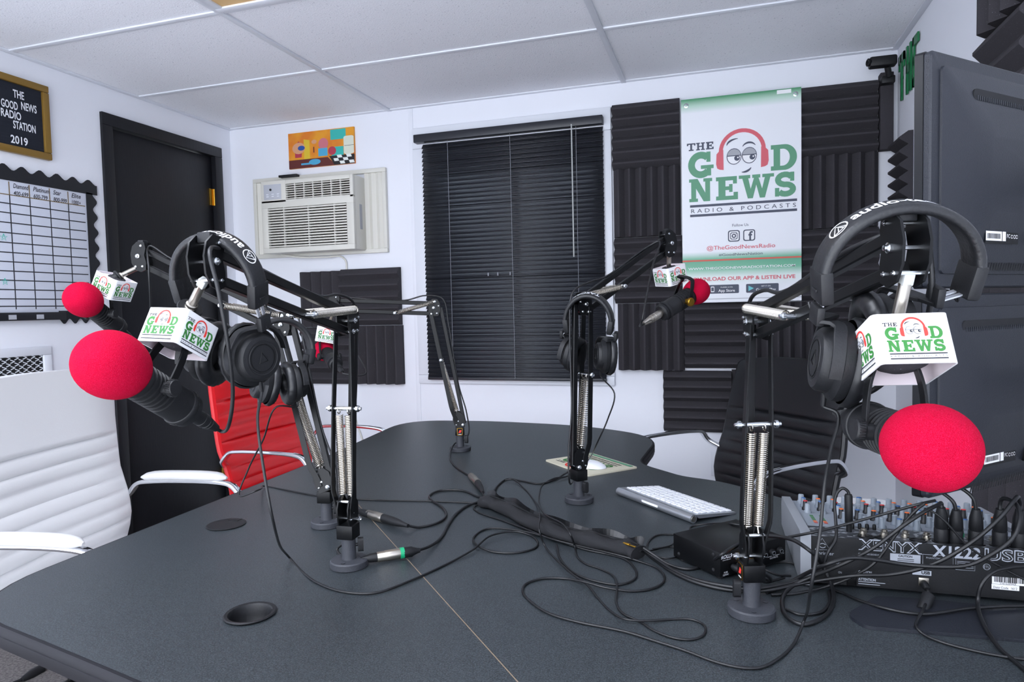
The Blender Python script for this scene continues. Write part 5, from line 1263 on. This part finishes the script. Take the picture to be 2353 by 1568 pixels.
# ------------------------------------------------------------------ cables
def pts_of(ps, r):
    out = []
    for p in ps:
        if isinstance(p, V): out.append(p)
        elif len(p) == 2: out.append(PZ(p[0], p[1], ZT + r + .0004))
        elif len(p) == 3: out.append(PZ(p[0], p[1], ZT + r + p[2]))
        elif p[2] == 'y': out.append(PY(p[0], p[1], p[3]))
        else: out.append(P(p[0], p[1], p[3]))
    return out
def cable(label, ps, r=.0018, parts=(), cat='cable', name='cable', mt=None, k=7):
    """parts: (name, a, b, radii profile, material) with a, b indices or points"""
    q = pts_of(ps, r); lo = min(p.z for p in q)
    if not parts:
        m = MB(); m.tube(spline(q, k), r, 8); return solo(name, m, mt or M_rubber, label, cat, None, 60)
    t = thing(name, label, cat, (sum(p.x for p in q) / len(q), sum(p.y for p in q) / len(q), lo))
    m = MB(); m.tube(spline(q, k), r, 8); build('cable_jacket', m, mt or M_rubber, t, 60)
    for nm, a, b, prof, mm in parts:
        a, b = [pts_of([x], r)[0] for x in (a, b)]; d = b - a
        m = MB(); m.lathe([(0, prof[0][1] * d.length)] + [(rr, f * d.length) for rr, f in prof] + [(0, prof[-1][1] * d.length)], frame(a, d), 18); build(nm, m, mm, t)
    return t
PLG = [(.0085, 0), (.0092, .03), (.0092, .3), (.0098, .32), (.0098, .95), (.009, 1)]
BOOT = [(.0035, 0), (.0045, .1), (.0075, .45), (.008, .5), (.0086, 1)]
def off(j, s, dist): return None
def armrun(k, side=1):
    j = J[k]; n = j['n'] * side
    return [j['H'] + j['up'] * .03 + n * .003, j['H'] - j['w'] * .06 + j['up'] * .026 + n * .003, j['E'] + j['w'] * .10 + j['up'] * .026, j['E'] + j['w'] * .03 + V((0, 0, .045)), j['E'] - j['hd'] * .025 + V((0, 0, .035)), j['E'] - j['f'] * .032 - j['u'] * .06, j['P'] - j['f'] * .022 + j['u'] * .12, j['P'] - j['f'] * .028 + j['u'] * .02, j['B'] - j['hd'] * .026 + V((0, 0, .05))]
M_conn = M_nickel
lift = .0085
# A
c0, cd_ = CN['A']; a0 = (832, 1286, lift); a1 = (868, 1280, lift); a2 = (932, 1270, lift)
cable('black microphone cable along the boom arm by the white chair, ending in a silver plug', [c0 + cd_ * -.004, c0 + cd_ * .012, (528, 968, 'd', .89), (535, 900, 'd', .865), (522, 780, 'd', .83), (500, 660, 'd', .815), (482, 575, 'd', .825)] + armrun('A')[1:] + [(775, 1262, .012), (795, 1283, .006), (828, 1286, lift)], .0026,
      (('cable_boot', (828, 1286, lift), (872, 1280, lift), BOOT, M_matte), ('xlr_plug', (866, 1281, lift), (925, 1271, lift), PLG, M_conn)))
cable('thick black cable with a green ringed plug running to the cable sleeve', [(962, 1265, lift), (985, 1257, .004), (1012, 1238, 0), (1032, 1203), (1052, 1178), (1080, 1160), (1118, 1150, .004)], .003,
      (('xlr_plug', (926, 1271, lift), (965, 1265, lift), [(.0098, 0), (.0098, .5), (.008, .6), (.005, .85), (.004, 1)], M_matte), ('colour_ring', (919, 1272, lift), (928, 1270.5, lift), [(.0102, 0), (.0102, 1)], mat('ring_green', '13a06c', .4))))
# B
c0, cd_ = CN['B']
cable('black microphone cable from the whiteboard side microphone, ending in a silver plug', [c0 + cd_ * -.004, c0 + cd_ * .012, (325, 770, 'd', 1.66), (345, 720, 'd', 1.60), (342, 620, 'd', 1.55)] + armrun('B') + [(790, 1170, .012), (822, 1174, lift)], .0024,
      (('cable_boot', (818, 1173, lift), (850, 1183, lift), BOOT, M_matte), ('xlr_plug', (845, 1181, lift), (882, 1192, lift), PLG, M_conn)))
cable('thick black cable curling twice between the two boom arm bases and the sleeve', [(935, 1208, lift), (960, 1212), (1000, 1204), (1024, 1188), (1018, 1168), (992, 1150), (988, 1138), (1012, 1128), (1062, 1128), (1096, 1141), (1120, 1149, .004)], .0027,
      (('xlr_plug', (880, 1191, lift), (938, 1209, lift), [(.0095, 0), (.0095, .35), (.008, .6), (.005, .85), (.0038, 1)], M_matte),))
# C
c0, cd_ = CN['C']
cable('black microphone cable from the farthest boom arm to the sleeve end', [c0 + cd_ * -.004, c0 + cd_ * .012, (840, 860, 'd', 1.98), (815, 800, 'd', 2.05), (790, 720, 'd', 2.12)] + armrun('C') + [(1045, 1020, .02), (1034, 1052), (1048, 1074), (1072, 1090), (1084, 1098, .004), (1104, 1122, .006), (1112, 1142, .004), (1116, 1150, .006)], .0024,
      (('xlr_plug', (1082, 1094, .007), (1098, 1110, .007), PLG, M_conn), ('cable_boot', (1110, 1132, .007), (1097, 1109, .007), BOOT, M_matte)))
# D
c0, cd_ = CN['D']
cable('black microphone cable from the banner side microphone down to the sleeve', [c0 + cd_ * -.004, c0 + cd_ * .012, (1476, 735, 'd', 1.58), (1484, 690, 'd', 1.60), (1500, 610, 'd', 1.66), (1515, 555, 'd', 1.70)] + armrun('D')[1:] + [(1322, 1075, .03), (1300, 1088, .006), (1272, 1104), (1240, 1112), (1200, 1106), (1168, 1101), (1146, 1114), (1130, 1140, .006)], .0024)
# E
c0, cd_ = CN['E']
cable('thick black microphone cable arching behind the largest red windscreen', [c0 + cd_ * -.004, c0 + cd_ * .012, (1925, 945, 'd', .80), (1960, 912, 'd', .76), (2010, 895, 'd', .72), (2090, 820, 'd', .70), (2135, 720, 'd', .665), (2138, 600, 'd', .648), (2118, 525, 'd', .648)] + armrun('E')[1:] + [V((.045, 1.065, .79)), (1766, 1325, .02), (1772, 1335, .004)], .0030)
# headphone leads
h0, h1 = HO_['A'][1]
cable('thin black headphone lead sweeping down in front of the red chair and coiling', [h0, h1, (592, 960, 'd', .93), (606, 1080, 'd', .92), (628, 1200, 'd', .93), (665, 1282, .004), (722, 1336), (790, 1361), (862, 1363), (940, 1336), (1040, 1290), (1088, 1263, .004), (1129, 1231, .006), (1183, 1222, .004), (1219, 1231), (1236, 1249), (1225, 1262), (1183, 1271), (1129, 1268), (1092, 1250, .004), (1092, 1231), (1122, 1215), (1199, 1221, .004), (1263, 1237, .004), (1343, 1263), (1432, 1284), (1461, 1312), (1457, 1332), (1423, 1344), (1375, 1338), (1327, 1322), (1289, 1288), (1279, 1253, .002)], .0020)
h0, h1 = HO_['B'][1]
cable('thin black lead dropping past the red chair and crossing the table', [h0, h1, (636, 935, 'd', 1.42), (605, 1010, 'd', 1.46), (570, 1080, 'd', 1.50), (550, 1140, 'd', 1.5), (590, 1128, 'd', 1.5), (610, 1118), (660, 1127), (740, 1141), (850, 1149), (980, 1152), (1110, 1157)], .0019)
z7 = lambda x, y, h=0: (1040 + x / 3.136, 1000 + y / 3.136, h)
h0, h1 = HO_['D'][1]
cable('thin black headphone lead looping from the middle boom arm across the table', [h0, h1, (1412, 905, 'd', 1.6), (1396, 965, 'd', 1.62), (1376, 1010, 'd', 1.64), (1345, 1065, .012), (1300, 1096, .004), z7(740, 310, .006), z7(660, 350), z7(625, 430), z7(640, 540, .022), z7(690, 590, .034), z7(790, 640, .036), z7(850, 720, .03), z7(880, 800, .003), z7(900, 880), z7(960, 930), z7(1060, 965), z7(1150, 1010), z7(1185, 1080, .004), z7(1180, 1210), z7(1230, 1290), z7(1350, 1345), z7(1450, 1410), z7(1600, 1465), z7(1720, 1475), z7(1810, 1440), z7(1810, 1370), z7(1720, 1330), z7(1560, 1330), z7(1400, 1340, .003), z7(1250, 1330, .004), z7(1150, 1280), z7(1050, 1180), z7(970, 1080, .003), z7(860, 1000, .003), z7(740, 890, .004), z7(660, 790, .006), z7(625, 690, .034), z7(630, 590, .03), z7(600, 490, .003), z7(520, 390), z7(430, 320, .005), z7(380, 325, .003)], .0018)
h0, h1 = HO_['E'][0]
cable('black headphone lead hanging from the large headphones and looping widely over the table', [h0, h1, (1924, 950, 'd', .70), (1908, 1040, 'd', .72), (1895, 1110, 'd', .735), (1884, 1227, 'd', .74), (1863, 1354, 'd', .745), (1848, 1426, .015), (1826, 1477), (1790, 1513), (1746, 1535), (1703, 1535), (1645, 1522), (1572, 1495), (1500, 1472), (1435, 1452), (1327, 1430), (1263, 1411), (1219, 1383), (1201, 1360), (1209, 1342), (1247, 1330), (1295, 1330), (1343, 1338, .005), (1391, 1351, .004), (1455, 1359), (1502, 1352), (1526, 1335), (1515, 1309), (1470, 1291), (1423, 1277, .004), (1343, 1258, .003), (1270, 1240, .005), (1205, 1215, .003), (1150, 1195), (1100, 1178), (1090, 1165), (1118, 1155, .006)], .0020)
# cable sleeve
sl_ = pts_of([(1112, 1152, .012), (1140, 1158, .014), (1180, 1176, .014), (1240, 1206, .014), (1310, 1230, .014), (1380, 1246, .014), (1440, 1260, .013), (1468, 1270, .012)], 0)
sv = thing('cable_sleeve', 'black zipped fabric sleeve bundling the cables on the table', 'cable sleeve', (sl_[3].x, sl_[3].y, ZT))
sp = spline(sl_, 8); m = MB(); rings = []; nn = len(sp)
for i in range(nn):
    d = (sp[min(i + 1, nn - 1)] - sp[max(i - 1, 0)]); d.z = 0; d.normalize(); sd_ = V((-d.y, d.x, 0)); wv = .021 + .002 * math.sin(i * .7); hv = .0125
    rings.append([sp[i] + sd_ * wv * (abs(math.cos(b_)) ** .8) * (1 if math.cos(b_) > 0 else -1) + Zv * (hv * (abs(math.sin(b_)) ** .9) * (1 if math.sin(b_) > 0 else -1) + (.003 * math.sin(i * .55) if math.sin(b_) > .3 else 0)) for b_ in [2 * math.pi * q / 20 for q in range(20)]])
m.ring(rings); build('sleeve_fabric', m, mat('neoprene', '15161a', .85, bump=(900, .3, 2)), sv, 60)
m = MB(); pl_ = []
for i in range(0, nn):
    d = (sp[min(i + 1, nn - 1)] - sp[max(i - 1, 0)]); d.z = 0; d.normalize(); sd_ = V((-d.y, d.x, 0)); sd_ = sd_ if sd_.y > 0 else -sd_
    pl_.append((sp[i] + sd_ * .011 + Zv * .0105, sp[i] + sd_ * (.013 + .004 * math.sin(i * .6)) + Zv * (.020 + .004 * math.sin(i * .5))))
for i in range(nn - 1): m.quad(pl_[i][0], pl_[i + 1][0], pl_[i + 1][1], pl_[i][1]); m.quad(pl_[i][0] + Zv * -.0006 + V((.0008, 0, 0)), pl_[i + 1][0] + V((.0008, 0, -.0006)), pl_[i + 1][1] + V((.0008, 0, 0)), pl_[i][1] + V((.0008, 0, 0)))
build('zip_flap', m, M_rubber, sv, 60)
m = MB()
for i in range(4, nn - 1): m.bar([sp[i] + Zv * .0145, sp[i + 1] + Zv * .0145], Zv, .001, .003)
build('zipper', m, M_matte, sv)
m = MB(); c_ = pts_of([(1440, 1250, .026)], 0)[0]; d_ = (sp[-1] - sp[-6]).normalized(); m.box(frame(c_, Zv, d_), (.014, .006, .003), 0, .0008); m.box(frame(c_ + d_ * .014, Zv, d_), (.014, .004, .0015), 0, .0004); build('zip_pull', m, M_gold, sv)
# bundle from the sleeve to the mixer
YM = mo.y
z8 = lambda x, y, *a: (1500 + x / 2.758, 1100 + y / 2.758) + a
def xlrplug(px, ptop, pbot, ring=None):
    a = topf((PY(px, pbot, YM + .018) - mo).dot(mx), .055); b = PY(px, ptop, YM + .012); return a + Zv * .001, b
plugs = {}
for i, (px, ptop, pbot) in enumerate(((2163, 1166, 1245), (2197, 1172, 1245), (2243, 1170, 1248), (2298, 1170, 1250), (2343, 1172, 1250))): plugs[i] = xlrplug(px, ptop, pbot)
PB = [(.0098, 0), (.0100, .05), (.0100, .38), (.0092, .4), (.0092, .42), (.0098, .44), (.0090, .75), (.0055, 1)]
def plug(i): a, b = plugs[i]; return ('xlr_plug', a, b, PB, M_matte)
w0 = [z8(-60, 455, .012), z8(0, 500, .002), z8(150, 600), z8(300, 660), z8(500, 700)]
cable('thick black cable rising over the mixer panel to its nearest big plug', [z8(-60, 450, .012), z8(0, 495, .006), z8(150, 592, .003), z8(300, 650, .003), z8(500, 688, .006), z8(640, 700, .008), z8(720, 690, .008), z8(950, 640, .014), z8(1200, 545, 'y', YM - .035), z8(1400, 440, 'y', YM - .03), z8(1600, 290, 'y', YM - .03), z8(1740, 200, 'y', YM - .02), z8(1800, 172, 'y', YM - .005), plugs[0][1] + Zv * .006, plugs[0][1] - Zv * .004], .0030, (plug(0),))
cable('thick black cable with green ringed plug in the mixer, partly behind the lower monitor', [z8(-60, 458, .006), z8(0, 506, 0), z8(150, 608, 0), z8(300, 668), z8(500, 709), z8(720, 710, .003), z8(1000, 655, .012), z8(1300, 615, 'y', YM - .03), z8(1500, 610, 'y', YM - .028), z8(1750, 555, 'y', YM - .035), z8(2000, 420, 'y', YM - .04), z8(2200, 250, 'y', YM - .035), z8(2290, 140, 'y', YM - .02), z8(2316, 118, 'y', YM - .0), z8(2328, 160, 'y', YM + .008), plugs[4][1] + Zv * .008, plugs[4][1] - Zv * .004], .0031, (plug(4),))
cable('thick black cable curving low across the mixer lettering to a plug', [z8(720, 722, .0), z8(850, 668, .003), z8(950, 615, .022), z8(1100, 545, 'y', YM - .06), z8(1250, 505, 'y', YM - .055), z8(1400, 515, 'y', YM - .05), z8(1600, 545, 'y', YM - .045), z8(1800, 560, 'y', YM - .05), z8(2000, 550, 'y', YM - .055), z8(2150, 480, 'y', YM - .055), z8(2280, 380, 'y', YM - .05), z8(2325, 270, 'y', YM - .04), z8(2310, 175, 'y', YM - .02), z8(2260, 135, 'y', YM - .002), z8(2215, 130, 'y', YM + .008), plugs[3][1] + Zv * .008, plugs[3][1] - Zv * .004], .0031, (plug(3),))
cable('black cable bending down from behind the monitor into a mixer plug', [plugs[2][1] + V((-.05, .02, .035)), plugs[2][1] + V((-.02, .006, .03)), plugs[2][1] + V((-.004, .0, .016)), plugs[2][1] - Zv * .004], .0028, (plug(2),))
cable('black ribbed plug cable with a green ring standing in the mixer', [plugs[1][1] + V((-.05, .03, .03)), plugs[1][1] + V((-.022, .01, .026)), plugs[1][1] + V((-.004, .0, .012)), plugs[1][1] - Zv * .004], .0028, (plug(1), ('colour_ring', plugs[1][0] + Zv * .011, plugs[1][0] + Zv * .016, [(.0108, 0), (.0108, 1)], mat('ring_green2', '17875a', .45))))
cable('thick black cable in a standing loop beside the mixer side boom arm', [z8(640, 372, 'y', 1.17), z8(720, 362, 'y', 1.15), z8(820, 372, 'y', 1.13), z8(900, 395, 'y', 1.11), z8(1000, 462, 'y', 1.09), z8(1080, 560, .03), z8(1135, 680, .008), z8(1140, 790), z8(1080, 880), z8(950, 925), z8(860, 885), z8(820, 800), z8(840, 725, .002), z8(900, 672, .008), z8(1000, 625, .02)], .0032)
cable('black cable from the lower loop to the frame edge over the stand plate', [z8(845, 830), z8(930, 862), z8(1060, 850), z8(1120, 790), z8(1130, 705), z8(1200, 725), z8(1300, 770, .002), z8(1500, 830, .006), z8(1700, 860, .006), z8(2000, 825, .007), z8(2200, 812, .007), z8(2400, 808, .007)], .0024)
cable('thick black cable curving down beside the barcode toward the table front', [z8(2420, 1270), z8(2353, 1208), z8(2200, 1078), z8(2100, 930, .006), z8(2060, 780, .012), z8(2080, 680, .035), z8(2150, 600, 'y', YM - .03), z8(2250, 568, 'y', YM - .02), z8(2360, 558, 'y', YM - .01), z8(2440, 556, 'y', YM - .01)], .0029)
up0 = PPL(2122, 1340, mo, my) - my * .002
cable('black usb cable with a ferrite bead plugged into the mixer panel', [up0 - my * .002, up0 - my * .016 - Zv * .003, (2133, 1364, 'y', YM - .035), (2128, 1385, 'y', YM - .05), (2120, 1404, .012), (2107, 1428, .006), (2106, 1442, .005), (2122, 1458, .001), (2160, 1475), (2225, 1493), (2310, 1510), (2380, 1519)], .0021,
      (('ferrite_bead', (2135, 1366, 'y', YM - .036), (2119, 1406, 'y', YM - .058), [(.005, 0), (.0085, .06), (.0088, .1), (.0088, .9), (.0085, .95), (.005, 1)], M_matte), ('usb_plug', up0 - my * .0005, up0 - my * .016 - Zv * .002, [(.0055, 0), (.0058, .3), (.0045, .9), (.003, 1)], M_matte)))
jp = PY(1951, 1222, YM + .03)
cable('black jack cable arched upright over the mixer corner by the flat black box', [z8(1085, 545, 'y', YM - .012), z8(1110, 470, 'y', YM - .012), z8(1160, 380, 'y', YM + .0), z8(1158, 250, 'y', YM + .02), z8(1152, 150, 'y', YM + .028), z8(1172, 85, 'y', YM + .03), z8(1205, 62, 'y', YM + .03), z8(1238, 85, 'y', YM + .03), z8(1243, 130, 'y', YM + .03)], .0026,
      (('jack_plug', jp, z8(1240, 100, 'y', YM + .03), [(.0042, 0), (.0045, .2), (.0062, .26), (.0062, .95), (.005, 1)], M_matte),))
cable('black cable stretched slanting over the mixer to the lower monitor', [z8(860, 372, 'y', 1.16), z8(1000, 345, 'y', YM - .01), z8(1150, 310, 'y', YM + .0), z8(1500, 215, 'y', YM - .0), z8(1700, 160, 'y', YM - .01), z8(1790, 140, 'y', YM + .0)], .0023)
cable('black cable diving from the monitor corner down behind the crossing cables', [z8(1720, 160, 'y', YM - .012), z8(1680, 190, 'y', YM - .014), z8(1600, 275, 'y', YM - .014), z8(1530, 370, 'y', YM - .014), z8(1400, 540, 'y', YM - .016), z8(1250, 630, 'y', YM - .02), z8(1100, 685, .006), z8(900, 730), z8(750, 738)], .0024)
cable('thin double black wire slanting down across the model lettering', [z8(1720, 190, 'y', YM - .004), z8(1780, 215, 'y', YM - .006), z8(1850, 270, 'y', YM - .008), z8(2000, 430, 'y', YM - .009), z8(2200, 560, 'y', YM - .009), z8(2353, 640, 'y', YM - .01), z8(2440, 690, 'y', YM - .012)], .0017)
cable('black cable from the sleeve end over the flat black box', [z8(-60, 440, .018), z8(0, 480, .01), z8(100, 545), z8(220, 575), z8(330, 550, .004), z8(440, 480, .046), z8(550, 410, .046), z8(640, 375, .046)], .0028)
cable('thin black lead in small loops between keyboard and flat black box', [(1700, 1207, .048), (1678, 1204, .046), (1630, 1204, .01), (1590, 1210), (1580, 1228), (1512, 1230), (1487, 1252), (1497, 1273), (1531, 1284, .002), (1562, 1277), (1562, 1262), (1537, 1257), (1499, 1265, .004), (1470, 1268, .012)], .0018)
cable('thin black lead running straight from the loops to the flat black box rear', [(1500, 1262, .006), (1535, 1256, .006), (1560, 1240), (1600, 1218), (1640, 1206), (1690, 1203, .02)], .0016)
cable('thin black lead curled behind the mixer side boom arm base', [(1757, 1301), (1785, 1293), (1815, 1294), (1838, 1304), (1850, 1320)], .0019)
for lb_, x0_, z0_, mm_ in (('short black plug lead lowest in the flat black box sockets', .024, .019, M_matte), ('short black plug lead beside the red plug in the flat black box', .036, .019, M_matte), ('short lead with a red plug in the flat black box', .050, .026, mat('plug_red', 'd8343a', .4))):
    a_ = rb_ + rx * x0_ - ry * .002 + Zv * z0_; b_ = rb_ + rx * (x0_ + .008) - ry * .034 + Zv * (z0_ - .006)
    cable(lb_, [b_ - (b_ - a_) * .05, b_ + (b_ - a_) * .25, b_ + (b_ - a_) * .5 + rx * .012 - Zv * .006, rb_ + rx * (x0_ + .055) - ry * .052 + Zv * .003], .0022, (('rca_plug', a_, b_, [(.0038, 0), (.0056, .15), (.0056, .7), (.0036, 1)], mm_),))
fz = lambda px, py: PZ(px, py, .008)
cable('black power cable with an inline connector on the carpet under the table', [fz(230, 1440), fz(157, 1500), fz(96, 1537), fz(60, 1558), fz(20, 1574), fz(-40, 1600)], .005, (('inline_connector', fz(100, 1535), fz(50, 1563), [(.008, 0), (.016, .08), (.016, .55), (.010, .9), (.007, 1)], M_matte),))
